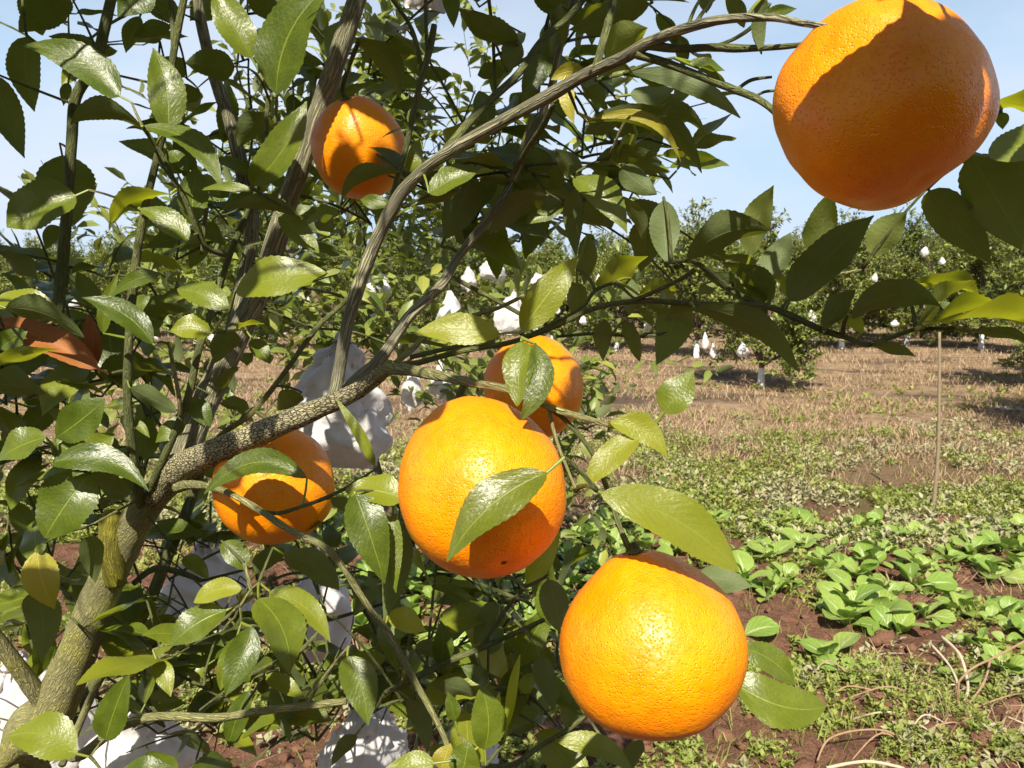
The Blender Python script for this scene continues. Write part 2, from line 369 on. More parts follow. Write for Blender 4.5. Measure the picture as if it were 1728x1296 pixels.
def cabbage_material():
    k = NT('greens_leaf'); geo = k.n('NewGeometry'); oi = k.n('ObjectInfo'); uv = k.n('TexCoord').outputs['UV']; sep = k.n('SeparateXYZ', Vector=uv)
    u = k.math('ABSOLUTE', k.math('SUBTRACT', sep.outputs['X'], 0.5)); v = sep.outputs['Y']
    c = k.mix(oi.outputs['Random'], (0.19, 0.30, 0.040), (0.33, 0.42, 0.085))
    c = k.mix(k.rng(k.noise(uv, 7, 3), 0.4, 0.7, 0, 0.35), c, (0.13, 0.25, 0.05))
    wid = k.rng(v, 0.0, 0.9, 0.16, 0.012); rib = k.rng(u, k.math('MULTIPLY', wid, 0.5), wid, 1, 0, True)
    ph = k.math('SUBTRACT', k.math('MULTIPLY', v, 6), k.math('MULTIPLY', u, 5)); lat = k.math('ABSOLUTE', k.math('SUBTRACT', k.math('FRACT', ph), 0.5))
    c = k.mix(k.math('MAXIMUM', rib, k.rng(lat, 0, 0.09, 0.3, 0)), c, (0.42, 0.50, 0.24))
    p = k.n('BsdfPrincipled'); k.set(p.inputs['Base Color'], c); p.inputs['Roughness'].default_value = 0.42
    k.set(p.inputs['Normal'], k.bump(k.rng(lat, 0, 0.3), 0.5, 0.002))
    tr = k.n('BsdfTranslucent', Color=(0.30, 0.48, 0.06)); ms = k.n('MixShader'); ms.inputs[0].default_value = 0.28
    k.t.links.new(p.outputs[0], ms.inputs[1]); k.t.links.new(tr.outputs[0], ms.inputs[2]); return k.finish(ms)
M['greens'] = cabbage_material()

# ------------------------------------------------------------------ ground
def gz(x, y):
    d = math.hypot(x, y)
    near = max(0.0, min(1.0, (5.4 - y) / 1.0)) * max(0.0, min(1.0, (y - 0.6) / 1.0))
    v = Vector((x, y, 0))
    z = 0.05 * noise.noise(v * 0.35) + 0.018 * noise.noise(v * 1.7)
    rough_ = 0.045 * noise.noise(v * 3.3) + 0.035 * abs(noise.noise(v * 8.0 + Vector((3, 1, 7)))) + 0.03 * (0.5 - abs(noise.noise(v * 13.0 + Vector((1, 5, 2))))) + 0.018 * noise.noise(v * 27)
    z += near * rough_ + (1 - near) * 0.012 * noise.noise(v * 7)
    return z * max(0.0, min(1.0, (60 - d) / 30))
def build_ground():
    ys = list(np.arange(-6, 1.2, 0.4)) + list(np.arange(1.2, 5.6, 0.025)) + list(np.arange(5.6, 12, 0.11)) + list(np.arange(12, 30, 0.5)) + [32, 36, 42, 50, 60, 80, 120, 200, 350, 700]
    xs = [-700, -300, -140, -70, -40] + list(np.arange(-30, -6, 1.0)) + list(np.arange(-6, -2.4, 0.15)) + list(np.arange(-2.4, 4.4, 0.028)) + list(np.arange(4.4, 9, 0.15)) + list(np.arange(9, 31, 1.0)) + [40, 70, 140, 300, 700]
    nx, ny = len(xs), len(ys)
    V = np.empty((ny, nx, 3), dtype=np.float32)
    for j, y in enumerate(ys):
        for i, x in enumerate(xs): V[j, i] = (x, y, gz(x, y))
    idx = np.arange(nx * ny).reshape(ny, nx)
    F = np.stack([idx[:-1, :-1], idx[:-1, 1:], idx[1:, 1:], idx[1:, :-1]], -1).reshape(-1, 4)
    me = np_mesh(V.reshape(-1, 3), F, smooth=True)
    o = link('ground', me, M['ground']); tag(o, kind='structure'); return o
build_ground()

# ------------------------------------------------------------------ orchard trees behind
def nrm(a): return a / np.maximum(np.linalg.norm(a, axis=-1, keepdims=True), 1e-9)
def simple_leaves(P, A, N, Ln, Wd, fold=0.35, tri=False):
    """arrays -> one mesh of folded leaves with UVs"""
    A = nrm(A); N = nrm(N - A * (N * A).sum(-1, keepdims=True)); Sx = np.cross(A, N)
    Ln = Ln[:, None]; Wd = Wd[:, None]
    if tri:
        pts = [P, P + A * Ln * .45 + Sx * Wd * .5 + N * Wd * fold * .5, P + A * Ln - N * Ln * .10, P + A * Ln * .45 - Sx * Wd * .5 + N * Wd * fold * .5]
        uv = [(.5, 0), (1, .45), (.5, 1), (0, .45)]; fs = [(0, 1, 2), (0, 2, 3)]
    else:
        c1 = P + A * Ln * .30 + N * Ln * .03; c2 = P + A * Ln * .68 + N * Ln * .01; tip = P + A * Ln - N * Ln * .10
        o1 = Sx * Wd * .44; o2 = Sx * Wd * .42; up = N * Wd * fold * .45
        pts = [P, c1 + o1 + up, c1, c1 - o1 + up, c2 + o2 + up, c2, c2 - o2 + up, tip]
        uv = [(.5, 0), (.94, .3), (.5, .3), (.06, .3), (.92, .68), (.5, .68), (.08, .68), (.5, 1)]
        fs = [(0, 1, 2), (0, 2, 3), (2, 1, 4), (2, 4, 5), (3, 2, 5), (3, 5, 6), (5, 4, 7), (6, 5, 7)]
    n = len(P); k = len(pts); V = np.stack(pts, 1).reshape(-1, 3); UV = np.tile(np.array(uv), (n, 1))
    F = (np.array(fs)[None] + (np.arange(n) * k)[:, None, None]).reshape(-1, 3)
    return V, F, UV
def grow_tree(seed, H, R, z0, trunk_r, n_limb, n_sec, n_twig, per_twig, leaf_len, lean=(0, 0)):
    rs = random.Random(seed); limbs = []; P = []; A = []; N = []; Ls = []
    fork = z0
    trunk = [(Vector((0, 0, -0.05)), trunk_r * 1.25), (Vector((lean[0] * .3, lean[1] * .3, fork * .5)), trunk_r), (Vector((lean[0] * .5, lean[1] * .5, fork)), trunk_r * .92)]
    top = trunk[-1][0]
    def shell(az, el):                  # crown outline
        rr = R * (1 + 0.22 * math.sin(az * 2 + seed) + 0.13 * math.sin(az * 5 + seed * 2.3))
        return Vector((math.cos(az) * math.cos(el) * rr, math.sin(az) * math.cos(el) * rr, (H - fork) * (0.33 + 0.67 * math.sin(el)) * (1 + .10 * math.sin(az * 3 + seed)) if el > 0 else (H - fork) * (0.33 + .6 * math.sin(el))))
    for i in range(n_limb):
        az = 2.4 * i + rs.uniform(-.3, .3); el = math.radians((-22, 48, 8, 72, 28)[i % 5] + rs.uniform(-10, 10))
        end = top + shell(az, el) * rs.uniform(.55, .75)
        mid = top.lerp(end, .5) + Vector((rs.uniform(-.1, .1), rs.uniform(-.1, .1), rs.uniform(.0, .15))) * R
        lp = catmull([(top - Vector((0, 0, .06)), trunk_r * .6), (mid, trunk_r * .42), (end, trunk_r * .18)], 3); limbs.append(lp)
        for j in range(n_sec):
            b = lp[min(len(lp) - 1, 2 + int(j * (len(lp) - 2) / max(n_sec, 1)))][0]
            az2 = az + rs.gauss(0, .75); el2 = el + rs.gauss(0, .5); el2 = max(-.75, min(1.5, el2))
            e2 = top + shell(az2, el2) * rs.uniform(.72, 1.0); m2 = b.lerp(e2, .5) + Vector((0, 0, .08 * R))
            sp = catmull([(b, trunk_r * .2), (m2, trunk_r * .13), (e2, trunk_r * .07)], 3); limbs.append(sp)
            for t in range(n_twig):
                q = sp[rs.randint(2, len(sp) - 1)][0]
                d = ((q - top).normalized() * .7 + Vector((rs.gauss(0, .55), rs.gauss(0, .55), rs.gauss(.25, .5)))).normalized()
                tl = rs.uniform(.14, .32) * R; 
                tip = q + d * tl; limbs.append([(q, trunk_r * .06), (tip, trunk_r * .03)])
                for m in range(per_twig):
                    f = (m + rs.random()) / per_twig; p = q.lerp(tip, f)
                    a = (d * .5 + Vector((rs.gauss(0, .7), rs.gauss(0, .7), rs.gauss(0, .55)))).normalized()
                    n_ = (Vector((0, 0, 1)) * .8 + (p - top).normalized() * .5 + Vector((rs.gauss(0, .45), rs.gauss(0, .45), rs.gauss(0, .3))))
                    P.append(p); A.append(a); N.append(n_); Ls.append(leaf_len * rs.uniform(.65, 1.2))
    Ls = np.array(Ls)
    return trunk, limbs, np.array([tuple(p) for p in P]), np.array([tuple(p) for p in A]), np.array([tuple(p) for p in N]), Ls, Ls * np.random.RandomState(seed).uniform(.38, .52, len(Ls))
def join_tubes(paths, sides):
    V = []; F = []; UV = []
    for p in paths:
        v, f, u = tube_data(p, sides, cap=False); o = len(V); V += v; UV += u; F += [tuple(i + o for i in q) for q in f]
    return mesh_from(V, F, UV)
PROTO = []
for sd, H, R in ((11, 2.95, 1.2), (23, 3.0, 1.35), (37, 2.75, 1.4), (52, 3.2, 1.3)):
    tr, lm, P_, A_, N_, L_, W_ = grow_tree(sd, H, R, 0.46, 0.055, 15, 8, 8, 12, 0.108)
    V_, F_, U_ = simple_leaves(P_, A_, N_, L_, W_, tri=True)
    cm = np_mesh(V_, F_, U_); cm.materials.append(M['leaf_far'])
    lmsh = join_tubes(lm, 4); lmsh.materials.append(M['orchard_bark'])
    tv = tube_data(catmull(tr, 4), 8, .15, sd); tm = mesh_from(*tv); tm.materials.append(M['orchard_bark'])
    wp = catmull([(p, r * 1.06) for p, r in tr], 4)[:7]; pm = mesh_from(*tube_data(wp, 8, .12, sd)); pm.materials.append(M['lime'])
    PROTO.append((cm, lmsh, tm, pm))
def orchard_tree(x, y, k, rz, sc, label, painted=True):
    e = empty('orange_tree', (x, y, gz(x, y)), rz); e.scale = (sc, sc, sc)
    tag(e, label, 'tree', 'orange trees in the orchard rows behind')
    cm, lmsh, tm, pm = PROTO[k]
    for nm, me in (('crown', cm), ('limbs', lmsh), ('trunk', tm), ('painted_trunk_base', pm)):
        if nm == 'painted_trunk_base' and not painted: continue
        o = D.objects.new(nm, me); COL.objects.link(o); o.parent = e
        if nm in ('crown', 'limbs'): o['kind'] = 'stuff'
    return e
def tree_at(px, by, k, rz, sc, label, painted=True):
    sc *= .88 if sc > .8 else 1
    g = ground_at(px, by); return orchard_tree(g.x, g.y, k, rz, sc, label, painted), g
T1, T1g = tree_at(1284, 652, 0, 0.4, .80, 'small orange tree with white limewashed trunk standing alone on the dry grass')
LB = 'orange tree in the far orchard rows beyond the dry grass'
for px, by, k, rz, sc in ((1175, 604, 1, 1.0, 1.1), (1420, 588, 2, 2.2, 1.2), (1530, 582, 3, .3, 1.15), (1655, 590, 1, 3.0, 1.15), (1800, 600, 0, 5, 1.05), (1900, 640, 2, 1, 1.0),
        (1040, 590, 2, 4.0, .95), (930, 586, 0, 2.5, .95), (800, 590, 3, 1.9, .9), (680, 592, 1, .8, .9), (560, 588, 2, 5.2, .88), (440, 590, 0, 3.3, .9), (330, 582, 3, 2.0, .88),
        (210, 586, 1, 4.4, .9), (80, 590, 2, .2, .9), (-40, 592, 0, 1.5, .95), (-160, 600, 1, 2.4, 1)):
    tree_at(px, by, k, rz, sc, LB)
for i, px in enumerate(range(-200, 1950, 97)):
    tree_at(px + random.uniform(-30, 30), 566 + random.uniform(-5, 5), (i + 1) % 4, random.uniform(0, 6), random.uniform(.95, 1.2), LB, False)
LB2 = 'orange tree in the hindmost orchard row under the skyline'
for i, px in enumerate(range(-150, 1950, 118)):
    tree_at(px + random.uniform(-25, 25), 552 + random.uniform(-5, 5), i % 4, random.uniform(0, 6), random.uniform(1.15, 1.4), LB2, False)
for i, px in enumerate(range(-120, 1900, 105)):
    tree_at(px + random.uniform(-25, 25), 534 + random.uniform(-2, 2), (i + 2) % 4, random.uniform(0, 6), random.uniform(1.35, 1.7), LB2, False)
for i in range(9):  # unseen trees added behind the camera to keep low sky light out
    orchard_tree(-5.6 + 1.45 * i + random.uniform(-.2, .2), -3.0 + random.uniform(-.25, .25), i % 4, random.uniform(0, 6), random.uniform(.85, .95), 'orange tree added out of view behind the camera to block low sky light')
orchard_tree(7.9, 10.8, 2, 1.0, .95, 'orange tree standing past the edge of the dry grass')
orchard_tree(6.05, 7.2, 1, 2.0, .9, 'orange tree standing beside the dark patches at the edge of the dry grass')

# paper bags ---------------------------------------------------------
def bag_mesh(wd, ht, seed, nu=40, nv=30, crumple=1.0):
    rs = random.Random(seed * 7.3); folds = [(Vector((rs.gauss(0, 1), rs.gauss(0, 1), rs.gauss(0, .7))).normalized(), rs.uniform(1.6, 4.6), rs.random(), rs.uniform(.045, .11)) for _ in range(11)]
    V = []; F = []; UV = []
    for j in range(nv + 1):
        v = j / nv                                     # 0 top, 1 bottom
        if v < .10: rx = .10 + .10 * (v / .10); ry = rx * .8
        else:
            q = (v - .10) / .90; rx = .20 + .80 * math.sin(min(1, q * 1.7) * math.pi / 2); ry = .16 + .60 * math.sin(min(1, q * 1.35) * math.pi / 2)
            if q > .72: ry *= 1 - .9 * ((q - .72) / .28) ** 1.6; rx *= 1 - .16 * ((q - .72) / .28) ** 2
        for i in range(nu):
            a = 2 * math.pi * i / nu; c, s_ = math.cos(a), math.sin(a)
            x = math.copysign(abs(c) ** .85, c) * rx * wd / 2; y = math.copysign(abs(s_) ** .85, s_) * ry * wd / 2; z = -v * ht
            pq = Vector((x, y, z)) / wd; cre = 0.0
            for dv, fr, of, am in folds: q_ = pq.dot(dv) * fr + of; cre += am * (abs(q_ - math.floor(q_) - .5) - .25)
            pl = .07 * math.sin(a * 9 + seed) * max(0, 1 - v * 1.9)
            rad = crumple * wd * cre * (1 if v > .12 else .4) + pl * wd * .5
            x += c * rad; y += s_ * rad; z += .3 * rad * math.sin(a * 2 + seed)
            if 0 < j < nv: jt = crumple * wd * .011; x += rs.gauss(0, jt); y += rs.gauss(0, jt); z += rs.gauss(0, jt * .8)
            V.append(Vector((x, y, z))); UV.append((i / nu, v))
    for j in range(nv):
        for i in range(nu):
            a0 = j * nu + i; a1 = j * nu + (i + 1) % nu; F.append((a0, a1, a1 + nu, a0 + nu))
    c = len(V); V.append(Vector((0, 0, -ht))); UV.append((0, 1))
    for i in range(nu): F.append((nv * nu + (i + 1) % nu, nv * nu + i, c))
    F2 = []
    for i, f in enumerate(F):
        f = f[::-1]
        F2 += [f] if len(f) == 3 else ([(f[0], f[1], f[2]), (f[0], f[2], f[3])] if (i * 7 + i // nu) % 2 else [(f[0], f[1], f[3]), (f[1], f[2], f[3])])
    return mesh_from(V, F2, UV, smooth=True)
def paper_bag(top, wd, ht, seed, label, group=None, rz=0.0, tilt=0.0, stalk_to=None, small=False):
    e = empty('paper_bag', top, rz); e.rotation_euler = (0, tilt, rz); tag(e, label, 'bag', group)
    me = FAR_BAG[seed % 3] if small else bag_mesh(wd, ht, seed * 3.7)
    o = D.objects.new('bag', me); COL.objects.link(o); o.parent = e
    if small: o.scale = (wd / .13, wd / .13, ht / .16)
    else:
        me.materials.append(M['paper'])
        ty = mesh_from(*tube_data([(Vector((math.cos(a) * wd * .112, math.sin(a) * wd * .095, -ht * .075)), .0014) for a in np.linspace(0, 6.283, 15)], 6)); ty.materials.append(M['wire'])
        t = D.objects.new('tie', ty); COL.objects.link(t); t.parent = e
    L_ = .05 if not small else .04
    st = mesh_from(*tube_data([(Vector((0, 0, L_)), .0018), (Vector((.002, 0, -ht * .06)), .0018)], 5)); st.materials.append(M['twig'])
    s_ = D.objects.new('stalk', st); COL.objects.link(s_); s_.parent = e
    return e
FAR_BAG = []
for sd in (2, 5, 9):
    b_ = bag_mesh(.13, .16, sd, 20, 14, 1.2); b_.materials.append(M['paper']); FAR_BAG.append(b_)
FARB = 'white paper fruit bag hanging on an orchard tree behind the dry grass'
def far_bags(lst, label, group):
    for i, (px, py, wpx, hpx, d) in enumerate(lst):
        p = at(px, py - hpx * .5, d); paper_bag(p, wpx * d / FPX, hpx * d / FPX, i, label, group, random.uniform(0, 3), random.uniform(-.25, .25), small=True)
d1 = T1g.y
far_bags([(1190, 575, 17, 30, d1 - .3), (1203, 592, 14, 26, d1 - .2), (1252, 590, 20, 26, d1 - .5), (1345, 598, 16, 24, d1 - .3), (1368, 536, 20, 26, d1 - .7), (1222, 520, 12, 20, d1 - .9), (1300, 545, 14, 20, d1 - .8), (1375, 575, 12, 20, d1)],
    'white paper fruit bag hanging on the small tree with the limewashed trunk', 'bags on the limewashed tree')
fb = []
rb = random.Random(4)
for px, py in ((1150, 480), (1130, 520), (1095, 548), (1478, 468), (1500, 500), (1562, 424), (1590, 440), (1655, 520), (1510, 545), (1010, 470), (960, 500), (985, 540), (940, 522), (905, 550),
        (300, 575), (358, 570), (262, 566), (20, 525), (125, 512), (60, 545), (190, 540), (330, 540), (410, 545), (480, 560), (440, 520), (520, 510)):
    fb.append((px, py, rb.uniform(9, 15), rb.uniform(12, 19), rb.uniform(16.0, 18.2)))
far_bags(fb, FARB, 'paper bags in the far orchard rows')

# the tree right behind (about three metres off) --------------------------
def near_tree():
    base = at(650, 700, 3.2); bx, by = base.x, base.y
    e = empty('orange_tree', (bx, by, gz(bx, by))); tag(e, 'leafy orange tree hung with white paper bags, close behind the fruiting branches', 'tree')
    tr, lm, P_, A_, N_, L_, W_ = grow_tree(77, 2.5, 1.05, 0.62, 0.034, 14, 7, 7, 8, 0.076)
    lo = Vector(e.location)
    o = link('trunk', mesh_from(*tube_data(catmull(tr, 4), 8, .15, 3)), M['orchard_bark']); o.parent = e
    for p in lm[:80]:
        if p[0][1] > .005: o = link('branch', mesh_from(*tube_data(p, 6, .1, 5)), M['orchard_bark']); o.parent = e
    rest = [p for p in lm if p[0][1] <= .005]; o = link('twigs', join_tubes(rest, 4), M['twig']); o.parent = e; o['kind'] = 'stuff'
    # the 280 nearest leaves are single parts
    dist = (P_[:, 1]); order = np.argsort(dist); near, far = order[:280], order[280:]
    V_, F_, U_ = simple_leaves(P_[far], A_[far], N_[far], L_[far], W_[far]); o = link('foliage', np_mesh(V_, F_, U_, smooth=True), M['leaf_far']); o.parent = e; o['kind'] = 'stuff'
    shared = np_mesh(*simple_leaves(np.zeros((1, 3)), np.array([[0., 1, 0]]), np.array([[0., 0, 1]]), np.array([1.]), np.array([.46])), smooth=True); shared.materials.append(M['leaf_far'])
    for i in near:
        a = Vector(A_[i]).normalized(); n = Vector(N_[i]); n = (n - a * n.dot(a)).normalized(); s_ = a.cross(n)
        o = D.objects.new('leaf', shared); COL.objects.link(o); o.parent = e
        m4 = Matrix((( s_.x, a.x, n.x), (s_.y, a.y, n.y), (s_.z, a.z, n.z))).to_4x4(); l = L_[i]
        o.matrix_local = Matrix.Translation(Vector(P_[i])) @ m4 @ Matrix.Diagonal((l, l, l, 1))
    return e
near_tree()
MB = 'white paper fruit bag hanging among the leaves of the tree close behind'
far_bags([(640, 480, 50, 48, 2.6), (758, 535, 68, 88, 2.55), (868, 527, 50, 76, 2.6), (836, 452, 42, 44, 2.8), (694, 655, 46, 72, 2.6), (742, 640, 50, 66, 2.5), (620, 545, 36, 44, 2.7), (790, 470, 36, 40, 2.9), (690, 575, 44, 52, 2.75), (905, 480, 34, 40, 3.0), (640, 690, 44, 66, 2.8), (594, 355, 20, 40, 2.9)], MB, 'bags on the tree close behind')

# ------------------------------------------------------------------ the fruiting orange tree in front
TB = Vector((at(40, 1330, .80).x - .02, at(40, 1330, .80).y + .02, 0.0)); TB.z = gz(TB.x, TB.y)
INNER = []                                 # thin twigs deep in the crown and of the added overhead shade leaves
TREE = empty('orange_tree', TB); tag(TREE, 'orange tree with ripe fruit, ridged bark and glossy leaves reaching towards the viewer', 'tree')
NETP = []; NETR = []                       # points and radii of the branch network
class Grid:
    pass
def add_net(path):
    for p, r in path: NETP.append((p.x, p.y, p.z)); NETR.append(r)
def px_path(pts, n=6):
    """(x, y, width in px, depth) rows of the photograph"""
    return catmull([(at(x, y, d), w_ * d / FPX / 2) for x, y, w_, d in pts], n)
def branch(pts, mat, name='branch', sides=12, knob=.10, n=6):
    path = px_path(pts, n); tube(name, path, M[mat], TREE, sides, knob, random.uniform(0, 50)); add_net(path); return path
# trunk down to the soil
tp = [(TB + Vector((0, 0, -.06)), .034), (TB + Vector((.01, -.01, .35)), .027), (at(40, 1330, .80), .0225)]
tp += [(at(x, y, d), w_ * d / FPX / 2) for x, y, w_, d in ((92, 1195, 70, .78), (150, 1052, 62, .75), (198, 940, 58, .73), (243, 858, 54, .71), (285, 806, 50, .70))]
tp = catmull(tp, 9); tube('trunk', tp, M['trunk'], TREE, 18, .07, 3); add_net(tp)
branch([(196, 985, 34, .725), (190, 930, 42, .715), (188, 882, 40, .71), (188, 876, 36, .71)], 'moss', 'pruned_stub', 12, .08)
B1 = branch([(262, 838, 46, .70), (300, 795, 54, .675), (350, 768, 46, .635), (430, 735, 42, .585), (505, 703, 36, .56), (565, 678, 34, .545), (610, 655, 28, .53), (648, 626, 24, .50)], 'bark_net', knob=.10, sides=14)
B1b = branch([(640, 632, 22, .505), (665, 622, 21, .485), (720, 630, 19, .455), (770, 640, 17, .43), (800, 647, 15, .415), (850, 655, 13, .40), (885, 668, 12, .39), (915, 682, 12, .385), (950, 695, 12, .38), (995, 708, 11, .375), (1028, 718, 9, .372)], 'twig_pale', knob=.16)
B2 = branch([(268, 836, 30, .72), (312, 760, 44, .735), (350, 672, 44, .745), (398, 570, 42, .75), (442, 480, 38, .745), (484, 345, 34, .735), (512, 265, 33, .73), (532, 205, 34, .725), (562, 120, 32, .72), (592, 30, 32, .71), (625, -70, 30, .70), (660, -200, 26, .68)], 'bark', knob=.10, sides=14)
B3 = branch([(560, 682, 23, .56), (570, 640, 22, .555), (588, 540, 23, .55), (625, 430, 23, .54), (668, 340, 22, .53), (705, 296, 21, .52), (760, 255, 20, .505), (850, 203, 21, .48), (920, 165, 22, .465), (990, 125, 21, .45), (1050, 98, 20, .435), (1092, 74, 21, .42), (1150, 50, 17, .40), (1220, 33, 16, .375), (1300, 30, 12, .35), (1360, 40, 11, .325), (1402, 46, 11, .31)], 'bark', knob=.12, sides=14)
branch([(1092, 76, 16, .42), (1140, 82, 13, .41), (1200, 80, 14, .395), (1260, 82, 12, .38), (1330, 78, 9, .365), (1385, 70, 8, .355)], 'twig', knob=.2)
B3c = branch([(1075, 92, 14, .425), (1120, 105, 13, .42), (1180, 128, 13, .405), (1230, 148, 13, .39), (1280, 168, 12, .37), (1312, 195, 10, .355), (1330, 230, 8, .345)], 'twig', knob=.16)
branch([(1245, 150, 6, .385), (1268, 135, 6, .383), (1303, 130, 5, .38)], 'twig', 'twig', 8, .2)
branch([(1272, 164, 5, .375), (1290, 155, 5, .372), (1309, 153, 5, .37)], 'twig', 'twig', 8, .2)
branch([(1205, 78, 5, .395), (1240, 65, 7, .39), (1275, 40, 8, .385), (1300, 5, 6, .38)], 'twig', 'twig', 8)
B4 = branch([(566, 672, 15, .57), (600, 640, 18, .58), (643, 603, 20, .59), (690, 535, 19, .60), (745, 480, 17, .61), (776, 430, 15, .62), (836, 353, 14, .62), (863, 307, 13, .62), (890, 245, 12, .62), (925, 165, 12, .61), (942, 90, 13, .60), (962, 20, 12, .59), (985, -60, 10, .58)], 'bark', knob=.1)
branch([(742, 268, 15, .51), (768, 235, 15, .52), (816, 180, 14, .53), (876, 123, 13, .54), (913, 70, 12, .545), (960, 28, 11, .55), (1000, -20, 10, .55)], 'twig', knob=.1)
branch([(1005, 118, 16, .445), (1015, 80, 14, .45), (1026, 40, 14, .455), (1042, -30, 13, .46)], 'twig', knob=.1)
branch([(822, -20, 7, .60), (831, 50, 6, .60), (835, 135, 6, .60), (838, 160, 5, .60)], 'twig', 'twig', 8)
branch([(898, 197, 7, .58), (880, 250, 7, .59), (863, 305, 8, .61)], 'twig_pale', 'twig', 8)
branch([(936, 173, 9, .50), (915, 215, 11, .53), (888, 255, 10, .57), (870, 290, 8, .60)], 'twig', knob=.1)
branch([(655, 365, 10, .54), (668, 310, 10, .535), (685, 250, 9, .53), (700, 180, 10, .525), (712, 130, 11, .52), (726, 80, 12, .52), (733, 42, 10, .52)], 'twig', knob=.16)
branch([(712, 118, 8, .52), (700, 65, 8, .515), (686, 33, 7, .51), (655, -10, 6, .50)], 'twig', 'twig', 8)
branch([(721, 93, 6, .52), (719, 40, 6, .515), (718, -20, 6, .51)], 'twig', 'twig', 8)
branch([(95, 540, 20, .66), (100, 500, 20, .66), (107, 430, 19, .66), (114, 340, 18, .655), (121, 240, 18, .65), (128, 165, 18, .645), (160, 110, 17, .64), (178, 40, 18, .635), (196, -40, 16, .63)], 'twig', knob=.06)
B12 = branch([(238, 856, 16, .70), (228, 795, 17, .66), (216, 690, 15, .64), (217, 590, 14, .63), (226, 470, 14, .625), (243, 360, 13, .62), (264, 270, 12, .615), (283, 190, 12, .61), (293, 90, 12, .605), (312, -10, 12, .60), (320, -70, 10, .60)], 'twig', knob=.1)
branch([(286, -30, 8, .61), (291, 40, 8, .61), (292, 82, 8, .606)], 'twig', 'twig', 8)
branch([(380, 430, 11, .66), (352, 420, 9, .64), (335, 395, 9, .63), (312, 335, 9, .62), (290, 300, 8, .612), (268, 270, 7, .612)], 'twig', 'twig', 8)
branch([(300, 318, 7, .615), (275, 265, 8, .605), (242, 215, 8, .60)], 'twig', 'twig', 8)
branch([(366, 640, 16, .80), (395, 540, 22, .82), (420, 430, 23, .83), (425, 360, 24, .83), (408, 285, 24, .82), (388, 205, 22, .81), (362, 130, 20, .80), (340, 40, 18, .79), (330, -40, 16, .78)], 'bark', knob=.08)
B16 = branch([(366, 500, 10, .69), (388, 430, 10, .67), (415, 365, 11, .66), (434, 320, 9, .65), (446, 240, 8, .645), (453, 165, 8, .64)], 'twig', knob=.12)
branch([(440, 300, 6, .65), (463, 215, 6, .645), (467, 160, 5, .64)], 'twig_pale', 'twig', 8)
branch([(340, 430, 6, .64), (345, 380, 8, .64), (349, 352, 8, .64)], 'twig', 'twig', 8)
B17 = branch([(254, 836, 16, .69), (262, 805, 14, .67), (290, 742, 13, .655), (318, 668, 13, .645), (335, 592, 12, .64), (355, 530, 11, .645), (372, 470, 10, .66)], 'twig', knob=.12)
branch([(304, 700, 7, .645), (302, 670, 8, .635), (290, 605, 7, .625), (284, 580, 6, .62)], 'twig_pale', 'twig', 8)
B19 = branch([(340, 765, 10, .66), (380, 728, 10, .655), (420, 702, 10, .65), (447, 672, 9, .65), (483, 625, 9, .65), (533, 555, 9, .65), (576, 515, 8, .65), (610, 470, 7, .65)], 'twig', knob=.14)
B20 = branch([(300, 822, 22, .67), (330, 818, 14, .63), (377, 828, 11, .58), (433, 858, 11, .55), (485, 892, 11, .525), (520, 908, 11, .50), (550, 925, 12, .50), (576, 954, 11, .505), (626, 1030, 11, .515), (653, 1064, 11, .52), (686, 1124, 11, .52), (719, 1184, 10, .515), (750, 1245, 10, .51), (768, 1310, 9, .50)], 'twig_pale', knob=.18)
branch([(440, 862, 7, .545), (470, 866, 7, .55), (517, 852, 7, .54), (545, 842, 7, .497), (580, 826, 6, .495)], 'twig', 'twig', 8, .2)
B21 = branch([(100, 1225, 16, .76), (112, 1268, 18, .68), (135, 1275, 18, .62), (175, 1245, 17, .585), (213, 1222, 16, .57), (267, 1209, 15, .56), (367, 1211, 14, .555), (433, 1201, 14, .55), (520, 1191, 13, .55), (585, 1183, 12, .55)], 'twig_pale', knob=.14)
branch([(518, 1188, 6, .55), (545, 1145, 6, .545), (570, 1112, 5, .54), (590, 1090, 5, .535)], 'twig_pale', 'twig', 8)
branch([(110, 1260, 18, .84), (165, 1145, 20, .86), (240, 1040, 20, .87), (290, 920, 20, .87), (320, 850, 18, .86), (345, 770, 16, .85)], 'twig', knob=.1)
branch([(105, 1290, 13, .77), (128, 1236, 13, .76), (150, 1185, 13, .76), (172, 1138, 9, .76)], 'twig_pale', 'twig', 8)
branch([(85, 1205, 30, .78), (55, 1160, 30, .76), (22, 1115, 27, .74), (-20, 1060, 24, .72)], 'trunk', knob=.1)
branch([(75, 1300, 24, .80), (40, 1275, 26, .77), (0, 1290, 26, .74), (-40, 1330, 24, .72)], 'trunk', knob=.1)
branch([(160, 1175, 6, .77), (217, 1144, 7, .72), (260, 1115, 8, .69), (300, 1094, 7, .67), (345, 1070, 6, .65), (390, 1035, 6, .63), (425, 1000, 7, .60)], 'twig_pale', 'twig', 8)
branch([(225, 985, 9, .76), (260, 960, 11, .78), (300, 965, 10, .80), (340, 980, 8, .82)], 'twig', 'twig', 8)
branch([(425, 1005, 6, .60), (419, 975, 7, .60), (412, 950, 6, .60)], 'twig_pale', 'twig', 8)
B27 = branch([(655, 1166, 9, .62), (726, 1130, 11, .62), (770, 1110, 11, .62), (810, 1094, 11, .62), (866, 1070, 9, .61), (918, 1046, 7, .60)], 'twig', knob=.12)
branch([(690, 1140, 8, .53), (672, 1160, 8, .58), (650, 1168, 8, .62)], 'twig', 'twig', 8)
branch([(810, 1094, 6, .62), (853, 1030, 7, .61), (888, 985, 6, .60), (900, 960, 5, .59)], 'twig', 'twig', 8)
